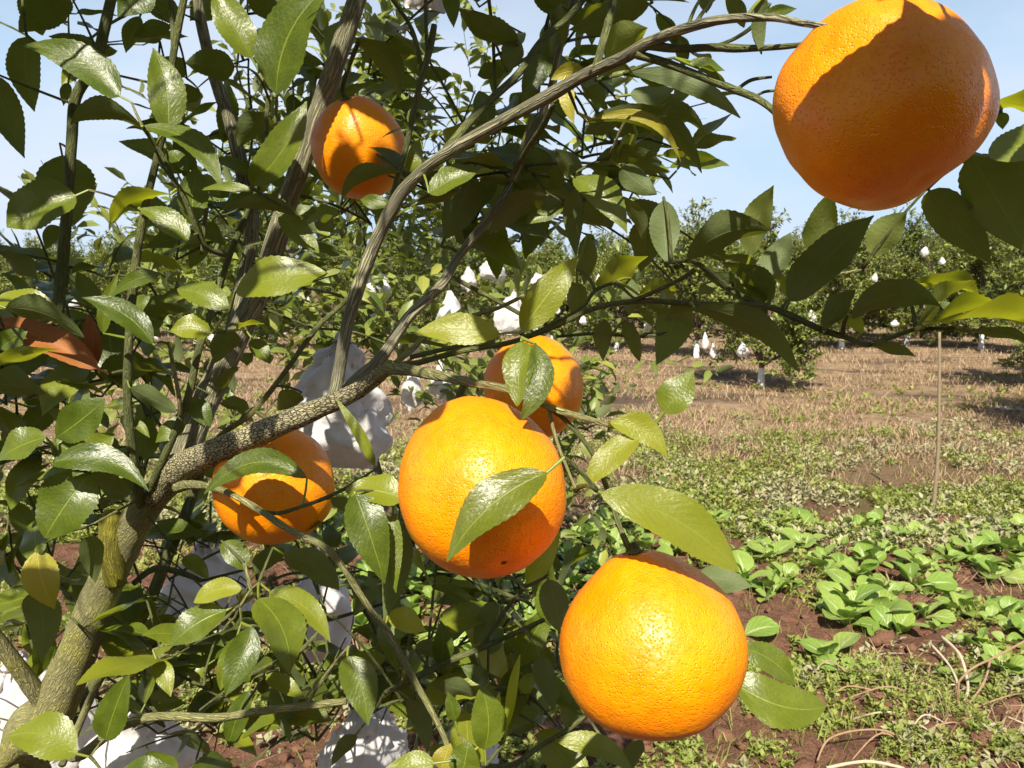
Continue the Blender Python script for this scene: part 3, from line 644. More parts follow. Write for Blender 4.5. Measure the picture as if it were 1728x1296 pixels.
branch([(758, 1262, 9, .51), (810, 1290, 9, .54), (866, 1290, 9, .57), (910, 1260, 9, .58), (960, 1230, 8, .585), (990, 1205, 7, .59)], 'twig', 'twig', 8, .15)
B29 = branch([(650, 624, 12, .50), (706, 612, 11, .495), (776, 593, 10, .49), (852, 580, 9, .48), (910, 562, 8, .475), (943, 548, 9, .47), (1010, 518, 9, .46), (1090, 508, 10, .455), (1180, 514, 10, .45), (1282, 515, 10, .445), (1340, 535, 12, .44), (1385, 556, 11, .435), (1430, 570, 9, .43), (1463, 582, 9, .425), (1500, 570, 8, .42), (1545, 555, 8, .415)], 'twig', knob=.16)
branch([(668, 612, 10, .50), (700, 585, 10, .51), (724, 562, 9, .515), (790, 535, 7, .52), (840, 520, 7, .52), (885, 498, 6, .52)], 'twig_pale', 'twig', 8)
branch([(692, 603, 8, .50), (776, 584, 8, .50), (835, 576, 7, .50)], 'twig', 'twig', 8)
branch([(880, 572, 6, .48), (920, 553, 6, .48), (980, 520, 6, .48), (1005, 490, 6, .48), (1040, 475, 5, .48)], 'twig', 'twig', 8)
branch([(1060, 510, 7, .455), (1110, 490, 7, .45), (1150, 470, 8, .45), (1172, 455, 8, .45)], 'twig', 'twig', 8)
branch([(1280, 515, 8, .445), (1235, 490, 9, .45), (1200, 462, 10, .45), (1165, 440, 8, .45), (1120, 445, 6, .455)], 'twig', 'twig', 8)
branch([(940, 568, 5, .49), (1010, 563, 6, .50), (1080, 568, 6, .51), (1125, 562, 5, .51)], 'twig', 'twig', 8)
# stems of the two front fruit
branch([(930, 690, 9, .384), (960, 715, 8, .384), (1000, 766, 8, .383), (1026, 829, 9, .38), (1046, 890, 10, .372), (1068, 940, 10, .366), (1072, 952, 10, .364)], 'twig', knob=.1)
branch([(926, 690, 7, .384), (940, 745, 6, .375), (972, 828, 5, .37)], 'twig_pale', 'twig', 8)

LEAVES = """
203 163 30 73 62 L .60 .12
283 222 258 78 62 L .59 .06
240 213 372 315 44 L .58 .16
238 213 120 207 42 D .575 .22
128 330 10 382 78 L .60 .05
105 262 128 375 98 D .67
-8 128 42 266 58 D .62
45 62 57 187 60 D .66
118 -2 33 52 60 D .66
40 -20 72 60 48 D .69
160 84 83 60 32 D .68
252 -22 198 27 54 L .62
236 28 212 88 32 D .66
286 42 226 60 30 D .66
425 98 362 -20 62 L .62
466 160 556 -30 84 L .61 -.1
425 313 516 168 60 L .62 -.10
285 206 316 186 26 L .64
288 328 187 372 38 T .61 .14
325 378 333 283 50 L .64
318 405 231 350 42 L .61 .08
428 322 335 320 16 L .63
508 368 378 352 30 D .63 .12
472 362 538 426 38 L .66
500 366 534 355 26 L .67
396 112 313 105 56 D .66
302 22 240 4 56 D .74
470 30 412 -8 42 D .74
312 130 272 98 36 D .70
336 152 290 178 38 D .72
100 382 77 420 32 D .67
335 380 381 414 32 D .67
490 102 546 106 28 D .74
442 190 402 246 46 D .66
335 300 371 330 30 L .66
283 256 318 290 30 L .64
115 140 107 178 20 D .68
872 72 774 12 48 D .58 -.12
874 66 857 118 42 D .58
602 68 676 165 44 D .62 .18
655 74 704 92 20 D .63
756 -18 766 46 32 D .60
1096 6 960 48 52 D .50 -.1
925 92 882 158 42 L .60
986 122 930 134 30 Y .50 .12
955 128 968 208 27 Y .50
1064 160 1139 150 38 U .50
1085 175 1152 165 30 D .52
990 206 1184 288 46 D .48 .20
1000 202 1150 272 20 Y .475 .22
1090 195 1192 226 32 D .50 .18
976 302 937 250 42 D .56
1003 276 1117 272 36 D .53 .10
1075 228 1044 266 30 T .52
1048 283 1108 328 42 U .52
1120 338 1126 446 52 U .46
968 300 1058 392 52 L .53 .10
970 320 972 432 38 D .57
1000 330 1032 384 60 D .58
1045 330 1086 406 28 D .55 .12
724 326 811 282 42 L .51
690 290 708 234 34 L .54
672 292 576 340 30 D .53 .24
658 346 608 336 26 L .57
830 300 810 352 36 D .64
922 330 824 394 50 D .62 .08
906 305 850 342 32 D .64
800 370 784 402 32 D .66
930 262 880 302 46 D .62
850 120 806 126 32 D .66
760 246 786 204 30 T .60
946 8 930 52 26 D .58
1022 96 1092 46 60 T .47
1030 126 1062 114 20 L .48
1080 130 1152 142 26 D .47
990 150 1020 176 36 D .53
1050 200 984 226 40 D .54
772 322 700 346 26 D .58
950 346 888 376 32 L .64
1066 122 1248 200 34 U .45 .12
1165 104 1224 118 20 L .46
1180 116 1226 140 18 T .46
1190 -12 1192 22 26 D .40
1226 -10 1256 46 30 D .40
1290 -6 1284 92 28 D .36
1284 30 1345 14 22 B .355
1640 262 1744 430 108 D .43
1568 322 1672 442 78 D .45
1668 266 1800 205 62 L .41
1682 170 1766 192 66 T .44
1690 190 1692 218 22 D .45
1650 282 1790 330 80 D .46
1266 432 1304 312 50 T .47
1158 440 1296 386 62 D .44 .16
1276 476 1334 394 46 U .45
1388 442 1402 322 58 T .46
1332 508 1472 362 76 D .435
1472 432 1530 356 54 T .47
1172 520 1346 622 50 D .43 .10
1188 462 1286 546 40 D .45 .10
1452 562 1388 532 62 T .43
1437 532 1588 516 60 D .41 .20
1532 482 1652 496 44 T .43 .12
1556 550 1752 548 78 T .40 .14
1586 510 1628 534 16 U .41
1120 696 1170 624 58 L .40
1180 494 1212 474 22 L .46
1010 490 1092 430 46 T .50
1078 498 1142 488 24 T .48
1064 470 1062 532 30 U .49
990 398 985 480 36 D .50
974 478 976 545 38 D .51
1020 540 1018 608 36 D .49
1054 540 1080 608 30 D .49
1092 514 1170 552 26 D .48
1080 520 1102 552 20 D .49
880 558 976 432 60 P .455
843 564 699 560 52 P .455 .04
880 577 872 684 54 L .375
904 580 880 708 46 L .372 .14
1030 712 1127 772 48 P .368 .16
1076 738 982 828 48 P .365
922 798 752 945 76 L .325 .07
1014 832 1250 963 84 L .335 .08
680 842 582 826 56 L .46 .06
600 834 650 984 68 L .455
664 868 668 1000 38 L .47
672 880 648 1044 58 D .50
632 786 568 674 20 L .52
398 492 549 458 64 L .585 .02
258 580 138 500 46 L .585 .10
174 562 200 460 24 L .62
268 464 187 500 26 L .61 .10
386 520 298 486 46 L .60
356 562 288 556 46 L .61 .10
235 440 312 456 30 T .66
0 428 68 476 36 D .64
-10 508 98 518 42 L .61
10 520 144 567 44 D .585 .12
166 622 -14 538 58 B .63
160 620 150 528 36 B .645
-20 622 104 585 34 T .56
-14 648 78 662 76 D .60
95 738 176 674 62 L .58
145 772 88 744 48 L .585
90 780 250 827 52 L .565 .16
78 738 -8 776 52 L .56
142 790 62 808 26 L .60
150 802 74 908 98 L .59
152 800 220 844 48 D .62
130 790 192 732 66 L .63
236 682 174 686 22 L .66
175 640 288 622 56 D .68
220 655 299 694 36 D .62
100 650 182 666 36 T .66
310 710 262 746 34 L .66
226 710 252 738 16 L .65
318 672 356 720 36 L .66
426 572 456 613 30 L .66
400 556 446 546 40 T .64
396 560 362 612 46 D .69
420 690 370 680 30 D .68
506 664 468 692 42 D .68
518 806 342 832 48 L .555 .22
250 552 283 546 16 L .66
125 652 156 640 22 L .68
225 520 258 502 28 L .65
236 530 313 520 34 D .66
0 586 46 556 36 L .62
165 520 130 458 36 D .68
150 905 160 982 44 D .66
62 930 92 1028 58 Y .62
60 1000 70 1114 62 D .64
408 993 326 1016 38 P .56 .10
382 1030 287 1088 54 L .565
455 998 558 1083 46 L .56 .12
436 1010 490 1138 74 L .545 .10
426 1058 380 1174 54 L .55
400 1075 372 1165 30 L .56
178 1248 216 1140 54 L .55
130 1272 8 1243 74 L .545 .12
205 1306 288 1292 44 L .53
265 1115 288 1175 32 L .64
240 1150 262 1200 38 D .72
420 1166 386 1260 38 L .62
472 1150 490 1250 44 D .62
450 1140 516 1178 30 L .60
480 936 573 994 54 D .58 .08
376 915 420 962 40 L .62
310 940 352 976 28 L .70
62 935 78 918 16 L .62
655 1036 719 1064 42 P .53
586 1108 621 1224 60 L .53 .06
818 1264 812 1158 62 L .50 .08
856 1226 876 1106 18 P .51
822 1252 842 1168 28 P .52
732 1288 644 1300 46 L .47
745 1300 760 1255 40 Y .50
778 1310 790 1250 60 L .49
840 1020 800 1085 50 D .64
746 1122 744 1048 36 L .62
806 1172 726 1150 30 D .60
822 1150 778 1124 30 L .61
925 978 948 1068 50 U .45
940 1250 1068 1298 40 L .58 .10
962 1162 955 1230 50 D .62
908 1108 936 1202 40 D .60
1060 1300 1082 1245 40 D .60
890 985 942 890 40 P .48
880 1168 905 1135 26 L .62
690 1180 722 1268 40 D .60
768 1216 756 1168 26 P .56
690 1050 655 1075 30 L .56
1236 1150 1396 1190 76 L .43 -.16
1250 1092 1344 1156 48 L .44 .08
1178 972 1268 990 46 U .43
1300 508 1215 440 44 D .45 .1
1330 505 1396 420 42 T .46
1390 556 1442 488 38 D .42
1548 553 1645 472 54 T .425 .1
1560 552 1705 518 48 T .41 .12
1290 512 1243 458 34 L .45
1472 580 1545 600 26 D .42
1640 560 1742 578 28 D .41
1180 512 1120 540 28 D .455
560 840 600 870 24 D .50
700 1090 770 1120 30 D .62
600 1240 560 1290 30 D .66
"""
# kind -> material, upper side seen, how the seen side is turned (towards the viewer, upwards)
KIND = {'L': ('leaf', 1, (1, .55)), 'P': ('young', 1, (1, .55)), 'Y': ('yellow', 1, (1, .2)), 'B': ('dead', 1, (1, .4)),
        'D': ('leaf', 0, (.72, -.66)), 'T': ('young', 0, (.30, -1)), 'U': ('leaf', 0, (1, .25))}  # T: backlit leaves, their glow put in by the paler colour
def wf(t, p=.58, q=.80):
    m = p / (p + q); return (t ** p) * ((1 - t) ** q) / ((m ** p) * ((1 - m) ** q))
NS, NC = 28, 2
def leaf_geo(B, T, n, width, bend, bdir, fold, arch, ph):
    a = T - B; Ln = a.length; a.normalize(); n = (n - a * n.dot(a)).normalized(); s = a.cross(n)
    sb = s if s.dot(bdir) > 0 else -s
    V = []; UV = []; F = []; pq = (.50 + .22 * abs(math.sin(ph * 1.7)), .72 + .34 * abs(math.sin(ph * 2.9 + 1)))
    for i in range(NS + 1):
        t = i / NS
        c = B + a * (Ln * t) + sb * (bend * Ln * 4 * t * (1 - t)) + n * (arch * Ln * (4 * t * (1 - t)) - .03 * Ln * t * t)
        hw = width / 2 * wf(t, *pq) if 0 < i < NS else 0.0004
        hw *= 1 + (.035 if i % 2 else -.02)
        for j in range(-NC, NC + 1):
            u = j / NC; au = abs(u)
            p = c + s * (u * hw * math.cos(fold)) + n * (au * hw * math.sin(fold) * (1.25 - .35 * au)) + n * (au * au * hw * .16 * math.sin(t * 8.5 + ph + (1.7 if u > 0 else 0)))
            V.append(p); UV.append((.5 + .5 * u, t))
    k = 2 * NC + 1
    for i in range(NS):
        for j in range(2 * NC): F.append((i * k + j, i * k + j + 1, (i + 1) * k + j + 1, (i + 1) * k + j))
    return V, F, UV
rl = random.Random(12)
ALL = []              # (B, T, n, width, bend, bdir, fold, arch, material)
for ln in LEAVES.strip().splitlines():
    q = ln.split(); bx, by, tx, ty, wp = map(float, q[:5]); kd = q[5]; d = float(q[6]); bend = float(q[7]) if len(q) > 7 else rl.uniform(-.05, .05)
    mat, upper, (fc, fu) = KIND[kd]
    lp = math.hypot(tx - bx, ty - by); lw = lp * d / FPX; vert = (ty - by) / lp
    dd = rl.uniform(-.15, .15) * lw if kd not in 'DT' else (.55 * vert + rl.uniform(-.12, .12)) * lw
    if kd in 'DT' and d < .45: dd *= .6
    if kd in 'LP' and vert > .3: dd -= .30 * vert * lw        # lit hanging leaves face up: tip nearer
    B = at(bx, by, d); T = at(tx, ty, d + dd); a = (T - B).normalized()
    toC = (CP - (B + T) / 2).normalized()
    m = toC * fc + Vector((0, 0, 1)) * fu + Vector((rl.gauss(0, .18), rl.gauss(0, .12), rl.gauss(0, .12)))
    m = (m - a * m.dot(a)).normalized(); s = a.cross(m)
    app = (s - toC * s.dot(toC)).length
    wd = wp * d / FPX / max(app, .35) * (.93 if kd == 'D' else 1); wd = min(wd, .74 * (T - B).length + .004)
    # screen-space "up" (or right, for upright leaves) decides which way the blade bends
    if abs(vert) < .85: bd = CU
    else: bd = CR
    fold = rl.uniform(.12, .34) if kd != 'B' else .5
    ALL.append([B, T, m if upper else -m, wd, bend, bd, fold, rl.uniform(.02, .07), mat])
n_hero = len(ALL); LK = [l.split()[5] for l in LEAVES.strip().splitlines()]
# connect: nearest hero leaves first, with a petiole or a side twig
def nearest(p):
    A_ = np.array(NETP); d2 = ((A_ - np.array((p.x, p.y, p.z))) ** 2).sum(1); i = int(d2.argmin()); return Vector(NETP[i]), NETR[i], math.sqrt(d2[i])
def connect_path(q, qr, p, a, r):
    ln = (p - q).length; d_ = (p - q) / max(ln, 1e-6)
    side = d_.cross(Vector((math.sin(p.x * 900), math.cos(p.y * 700), .4))); side = side.normalized() if side.length > 1e-4 else Vector((0, 0, 1))
    m = q.lerp(p, .5) + side * (ln * .07) + Vector((0, 0, ln * .06))
    return [(q * ((1 - t) ** 2) + m * (2 * t * (1 - t)) + p * (t * t), r * (1.25 - .45 * t)) for t in (0, .12, .25, .4, .55, .7, .85, 1)]
PET = {}
todo = list(range(n_hero))
while todo:
    A_ = np.array(NETP); 
    best = None
    ds = []
    for i in todo:
        B = ALL[i][0]; ds.append(((A_ - np.array(tuple(B))) ** 2).sum(1).min())
    k_ = sorted(range(len(todo)), key=lambda j: ds[j])[:max(6, len(todo) // 8)]
    for j in k_:
        i = todo[j]; B, T = ALL[i][0], ALL[i][1]; a = (T - B).normalized()
        q, qr, dist = nearest(B)
        if dist < .022: PET[i] = connect_path(q, qr, B, a, .0009)
        else:
            e_ = (B - a * .010) if a.dot((B - q).normalized()) > .2 else B - a * .002; r = min(.0017, max(.0010, dist * .015)); path = connect_path(q, qr, e_, a, r)
            tube('twig', path, M['twig'] if rl.random() < .7 else M['twig_pale'], TREE, 6, .15, i); add_net(path[2:]); PET[i] = [(e_, r * .8), (B, .0009)]
    todo = [i for i in todo if i not in PET]
# what the photograph shows in full sun stays clear of the leaves added below
O3C = at(1484, 180, .325); O3R = .0385
def on_fruit(px, py):
    r = (at(px, py, 1.0) - CP).normalized(); oc = CP - O3C; b = oc.dot(r); q = b * b - (oc.length_squared - O3R ** 2)
    return CP + r * (-b - math.sqrt(max(q, 0)))
FIX = [on_fruit(x, y) for x, y in ((1500, 22), (1420, 62), (1345, 160), (1385, 110), (1640, 215), (1450, 30), (1470, 62), (1430, 95), (1335, 190), (1645, 150), (1650, 240), (1390, 150))]
for x, y, d in ((1085, 1030, .33), (1030, 1010, .335), (1150, 1000, .335), (1000, 1100, .34), (1200, 1100, .34), (1100, 1150, .33), (1100, 960, .35), (780, 760, .35), (740, 720, .36), (830, 730, .36), (720, 820, .35), (760, 900, .35), (820, 690, .37), (900, 860, .36),
        
        (600, 215, .64), (640, 215, .645), (570, 240, .645), (620, 270, .645), (470, 800, .59), (430, 740, .60), (560, 690, .55), (300, 800, .66), (470, 340, .72), (540, 170, .71), (390, 590, .73), (700, 630, .46), (760, 640, .43), (850, 205, .47), (930, 640, .58), (960, 620, .58), (560, 620, 1.0), (605, 605, 1.0), (590, 700, 1.0), (550, 680, 1.0), (630, 720, 1.0), (30, 1190, .95), (230, 1250, .93), (620, 1250, .9), (400, 560, .73), (420, 520, .73), (130, 1090, .73), (95, 1190, .76), (200, 920, .71)):
    FIX.append(at(x, y, d))
for pth in (B1, B2, B3):
    FIX += [pth[i][0] for i in range(2, len(pth), 7)]
FA = np.array([tuple(p) for p in FIX])
SV = np.array(tuple(S))
def clash(PA, c, a, Ln, hw):
    for f in (-.33, 0, .33):
        v = np.array(tuple(c + a * (Ln * f))) - PA; u = v @ SV; dp = np.linalg.norm(v - u[:, None] * SV, axis=1)
        if ((u > .02) & (dp < hw)).any(): return True
    return False
# inner sprigs that fill the crown behind
ZONES = [((-20, 540, 330, 1290), 72, (.72, 1.0)), ((330, 20, 700, 330), 22, (.78, 1.05)), ((880, -20, 1090, 180), 14, (.60, .9)), ((730, 210, 1060, 420), 34, (.60, .95)),
         ((380, 330, 640, 560), 14, (.75, 1.05)), ((250, 880, 620, 1290), 44, (.68, .95)), ((620, 960, 950, 1290), 34, (.64, .9)), ((-20, -20, 330, 110), 7, (.72, .95)), ((-20, 430, 300, 640), 20, (.70, .95))]
# bags and sky that show between the leaves
KEEP = [(0, 1140, 95, 1296), (140, 1200, 310, 1296), (530, 1195, 685, 1296), (270, 920, 420, 1040), (500, 930, 585, 1100), (495, 570, 655, 795), (612, 455, 668, 505), (718, 485, 802, 582), (842, 485, 900, 568), (150, 110, 245, 410), (735, 20, 840, 175), (0, 265, 95, 420), (330, 370, 400, 410), (715, 1195, 765, 1290), (85, 1010, 200, 1230), (150, 870, 270, 1012)]
for (x0, y0, x1, y1), cnt, (da, db) in ZONES:
    for _ in range(cnt):
        d = rl.uniform(da, db); st = at(rl.uniform(x0, x1), rl.uniform(y0, y1), d)
        dr = Vector((rl.gauss(0, .8), rl.gauss(0, .5), rl.gauss(.25, .6))).normalized(); ln = rl.uniform(.05, .11)
        q, qr, dist = nearest(st)
        if dist > .006:
            path = connect_path(q, qr, st, dr, .0014); INNER.append(path); add_net(path[2:])
        e_ = st + dr * ln + Vector((0, 0, rl.uniform(-.01, .02))); sp = catmull([(st, .0012), (st.lerp(e_, .5) + Vector((0, 0, .006)), .0011), (e_, .0007)], 4); INNER.append(sp); add_net(sp)
        nl = rl.randint(3, 5)
        for k_ in range(nl):
            B0 = sp[min(len(sp) - 1, int((k_ + .7) / nl * len(sp)))][0]
            sd = Vector((rl.gauss(0, 1), rl.gauss(0, .8), rl.gauss(-.1, .6))); a = (dr * .6 + sd * .8).normalized(); Ln = rl.uniform(.038, .07)
            B = B0 + a * .008; T = B + a * Ln; n = Vector((rl.gauss(0, .5), rl.gauss(-.1, .5), 1)).normalized()
            cx_, cy_, cz_ = proj((B + T) / 2)
            if any(x0_ < cx_ < x1_ and y0_ < cy_ < y1_ for x0_, y0_, x1_, y1_ in KEEP): continue
            if clash(FA, (B + T) / 2, a, Ln, Ln * .3): continue
            PET[len(ALL)] = [(B0, .0009), (B, .0008)]
            ALL.append([B, T, n, Ln * rl.uniform(.40, .55), rl.uniform(-.06, .06), CU, rl.uniform(.1, .35), rl.uniform(.02, .07), 'leaf' if rl.random() < .93 else 'young'])
# unseen upper crown: boughs and leaves added along sun rays to cast shade
def over(p, m=.015): v = p - CP; return v.dot(CU) - .515 * v.dot(CF) > m
def shade_bough(pts):  # unseen limb added to carry the shade leaves
    path = catmull([(Vector(p), r) for p, r in pts], 6); tube('branch', path, M['bark'], TREE, 8, .1, 2); add_net(path)
e2 = at(660, -200, .68)
shade_bough([(e2, .0065), (e2 + Vector((.03, -.08, .10)), .006), (e2 + Vector((.10, -.22, .17)), .005), (e2 + Vector((.20, -.36, .20)), .004), (e2 + Vector((.27, -.46, .20)), .003)])
shade_bough([(e2 + Vector((.03, -.08, .10)), .005), (e2 + Vector((-.03, -.2, .2)), .004), (e2 + Vector((-.05, -.36, .26)), .003)])
e3 = at(1042, -30, .46); shade_bough([(e3, .0022), (e3 + Vector((.03, -.05, .09)), .002), (e3 + Vector((.10, -.13, .14)), .0018), (e3 + Vector((.19, -.2, .15)), .0014)])
e4 = at(985, -60, .58); shade_bough([(e4, .0022), (e4 + Vector((.02, -.08, .11)), .002), (e4 + Vector((.04, -.22, .20)), .0016)])
e5 = at(320, -70, .60); shade_bough([(e5, .0022), (e5 + Vector((-.02, -.06, .12)), .002), (e5 + Vector((-.03, -.16, .22)), .0015)])
OVER = [i for i in range(len(NETP)) if over(Vector(NETP[i]), .005)]
OP = [NETP[i] for i in OVER]
prot = []; targ = []
for i in range(n_hero):
    B, T = ALL[i][0], ALL[i][1]; kd = LK[i]
    if kd in 'LPTU' or (kd == 'Y' and B.x > -.2): prot += [B.lerp(T, .5)] + ([B.lerp(T, .25), B.lerp(T, .75)] if kd in 'LPT' else [])
    if kd == 'D' or kd == 'B' or (kd == 'Y' and B.x < -.2): targ += [B.lerp(T, .33), B.lerp(T, .7)]
for i in range(n_hero, len(ALL)):
    x, y, z = proj(ALL[i][0])
    if y < 1000 and rl.random() < .8: targ.append((ALL[i][0] + ALL[i][1]) / 2)
prot += FIX
otarg = [on_fruit(x, y) for x, y in ((1400, 260), (1470, 190), (1560, 120), (1520, 260), (1600, 150), (1450, 310), (1570, 270), (1530, 85), (1370, 280), (1440, 230), (1500, 140), (1600, 100), (1480, 290), (1560, 190), (1530, 320), (1400, 320))]
PA = np.array([tuple(p) for p in prot])
ncast = 0
def cast(P, tr, tries, sz, tight):  # adds an unseen leaf on the sun ray to shade P
    global ncast
    for _ in range(tries):
        t = rl.uniform(*tr); c = P + S * t
        if not over(c, .03) or (c - CP).length < .12: continue
        a = (S.orthogonal() * rl.uniform(-1, 1) + S.cross(S.orthogonal()) * rl.uniform(-1, 1)).normalized(); Ln = rl.uniform(*sz); wdt = Ln * rl.uniform(.5, .6)
        if clash(PA, c, a, Ln, wdt * tight): continue
        n = (S + Vector((rl.gauss(0, .25), rl.gauss(0, .25), rl.gauss(0, .25)))).normalized(); B = c - a * (Ln * .45); T = c + a * (Ln * .55)
        if not (over(B) and over(T)): continue
        A_ = np.array(OP); i0 = int(((A_ - np.array(tuple(B))) ** 2).sum(1).argmin()); q = Vector(OP[i0]); dist = (q - B).length
        if dist > .022:
            e_ = B - a * .009; path = connect_path(q, 0, e_, a, .0013)
            if not all(over(p, -.002) for p, r in path): continue
            INNER.append(path); OP.extend([(p.x, p.y, p.z) for p, r in path[2:]]); add_net(path[2:]); PET[len(ALL)] = [(e_, .001), (B, .0009)]
        else: PET[len(ALL)] = connect_path(q, 0, B, a, .0009)
        ALL.append([B, T, n, wdt, rl.uniform(-.05, .05), CU, rl.uniform(.08, .2), .03, 'leaf']); ncast += 1
        return True
    return False
for P in otarg: cast(P, (.07, .16), 60, (.05, .065), .42)  # unseen leaves added to shade the largest orange
targ += [at(560, 290, .645), at(655, 270, .645), at(600, 310, .645)]
rl.shuffle(targ)
for P in targ: cast(P, (.12, .80), 30, (.05, .072), .42)
print('overhead leaves', ncast, 'targets', len(targ))
def leaf_full(i):
    B, T, n, wd, bend, bd, fold, arch, mat = ALL[i]
    V, F, UV = leaf_geo(B, T, n, wd, bend, bd, fold, arch, i * 1.3)
    pv, pf, pu = tube_data(PET[i], 5, cap=False); o = len(V); V += pv; F += [tuple(x + o for x in f) for f in pf]; UV += [(.5, .0)] * len(pv)
    return V, F, UV, mat
size = []
for i in range(len(ALL)):
    B, T = ALL[i][0], ALL[i][1]; x, y, z = proj((B + T) / 2); size.append((T - B).length * ALL[i][3] / z ** 2 * (1 if -80 < x < 1808 and -60 < y < 1356 else .01) * (4 if i < n_hero else 1))
single = set(sorted(range(len(ALL)), key=lambda i: -size[i])[:298])
RV, RF, RU = [], [], []
for i in range(len(ALL)):
    V, F, UV, mat = leaf_full(i)
    if i in single: link('leaf', mesh_from(V, F, UV), M[mat], TREE, origin=ALL[i][0])
    else:
        o = len(RV); RV += V; RF += [tuple(x + o for x in f) for f in F]; RU += UV
if RV: o = link('inner_and_shade_foliage', mesh_from(RV, RF, RU), M['leaf'], TREE, origin=RV[0]); o['kind'] = 'stuff'
o = link('inner_and_shade_twigs', join_tubes(INNER, 5), M['twig'], TREE, origin=INNER[0][0][0]); o['kind'] = 'stuff'
print('leaves', n_hero, len(ALL))

# ------------------------------------------------------------------ oranges
def orange(cx, cy, wpx, hratio, d, axis, label, neck=.10, sq=2.15, lump=.02, seed=0, flat=0.0, scar=True, dimple=.05, ridge=.02, taper=0.0):
    """axis = direction of the stem end in (right, up, towards camera)"""
    C = at(cx, cy, d); R = wpx * d / FPX / 2
    toC = (CP - C).normalized(); rt = CU.cross(toC).normalized(); up = toC.cross(rt)
    z = (rt * axis[0] + up * axis[1] + toC * axis[2]).normalized(); x = z.orthogonal().normalized(); y = z.cross(x)
    e = empty('orange', C); tag(e, label, 'orange', 'ripe oranges on the front tree')
    V = []; F = []; nu, nv = 96, 64
    def surf(th, ph):
        ct, st = math.cos(th), math.sin(th); dx, dy, dz = st * math.cos(ph), st * math.sin(ph), ct
        r = (abs(dx) ** sq + abs(dy) ** sq + abs(dz) ** sq) ** (-1 / sq)
        r *= 1 + lump * noise.noise(Vector((dx, dy, dz)) * 1.5 + Vector((seed, 0, 0))) + lump * .5 * noise.noise(Vector((dx, dy, dz)) * 3.1 + Vector((0, seed, 0)))
        zz = dz * r * hratio; rr = r
        if neck: zz += neck * math.exp(-(th / .55) ** 2)
        rr *= 1 + ridge * math.cos(7 * ph + seed) * math.exp(-((th - .35) / .35) ** 2)
        rr *= 1 - taper * math.cos(th) * (1 if th < math.pi / 2 else .4)
        zz -= dimple * math.exp(-(th / .16) ** 2)
        if flat: zz = zz + flat * math.exp(-((math.pi - th) / .75) ** 2)
        zz += .03 * math.exp(-((math.pi - th) / .10) ** 2)
        return C + (x * dx * rr + y * dy * rr + z * zz) * R
    for i in range(nv + 1):
        th = math.pi * i / nv
        for j in range(nu): V.append(surf(th, 2 * math.pi * j / nu))
    for i in range(nv):
        for j in range(nu): F.append((i * nu + j, (i + 1) * nu + j, (i + 1) * nu + (j + 1) % nu, i * nu + (j + 1) % nu))
    link('peel', mesh_from(V, F), M['peel'], e, origin=C)
    top = surf(.02, 0)
    cv = []; cf = []; n5 = 30
    for i in range(3):
        for j in range(n5):
            ph = 2 * math.pi * j / n5; rr = (0.02, .075, .125 * (1 + .35 * math.cos(5 * ph)))[i]
            p = surf(rr, ph); cv.append(p + z * R * (.07, .035, .012)[i])
    for i in range(2):
        for j in range(n5): cf.append((i * n5 + j, (i + 1) * n5 + j, (i + 1) * n5 + (j + 1) % n5, i * n5 + (j + 1) % n5))
    cf.append(tuple(range(n5)))
    link('calyx', mesh_from(cv, cf), M['calyx'], e, origin=top)
    if scar:
        sv = [surf(math.pi - .001, 0) - z * R * .006]; 
        for j in range(12): sv.append(surf(math.pi - .035 * (1 + .2 * math.sin(j * 2.1)), 2 * math.pi * j / 12) - z * R * .003)
        link('stylar_scar', mesh_from(sv, [(0, 1 + (j + 1) % 12, 1 + j) for j in range(12)]), M['scar'], e, origin=sv[0])
    # stem to the nearest wood
    q, qr, dist = nearest(top + z * R * .05)
    st = catmull([(top - z * R * .02, .0022), (top + z * min(.012, max(.004, dist * .4)), .0019), (q, .0019)], 5)
    V_, F_, U_ = tube_data(st, 8, .15); link('stem', mesh_from(V_, F_, U_), M['twig'], e, origin=top)
    return e
orange(1100, 1089, 306, .93, .362, (-.18, .93, .26), 'round bright orange hanging in full sun from the lowest forked stem, clear of the leaves', neck=.12, seed=1.0, taper=.07)
orange(812, 820, 276, 1.12, .385, (-.22, .74, -.56), 'tall orange with a silvery leaf across its face, dark scar at its base', neck=.22, seed=4.2, sq=2.1, taper=.07)
orange(1484, 180, 318, .99, .325, (-.40, .72, -.45), 'largest orange, squarish, mostly shaded, hanging against the open sky', neck=.05, seed=8.1, sq=2.5, lump=.04, flat=.04, scar=False)
orange(606, 252, 154, 1.06, .68, (-.25, .92, .22), 'small orange with dappled light wedged beside the ridged upright branch', neck=.05, seed=2.7, taper=.05)
orange(464, 820, 194, 1.0, .64, (-.10, .95, -.12), 'orange behind an arched leaf and crossing twig, under the netted bark branch', neck=.06, seed=6.6)
orange(900, 656, 164, 1.04, .62, (.05, .95, -.2), 'deep orange fruit half hidden behind the pair of leaves and the tall orange', neck=.08, seed=9.9)

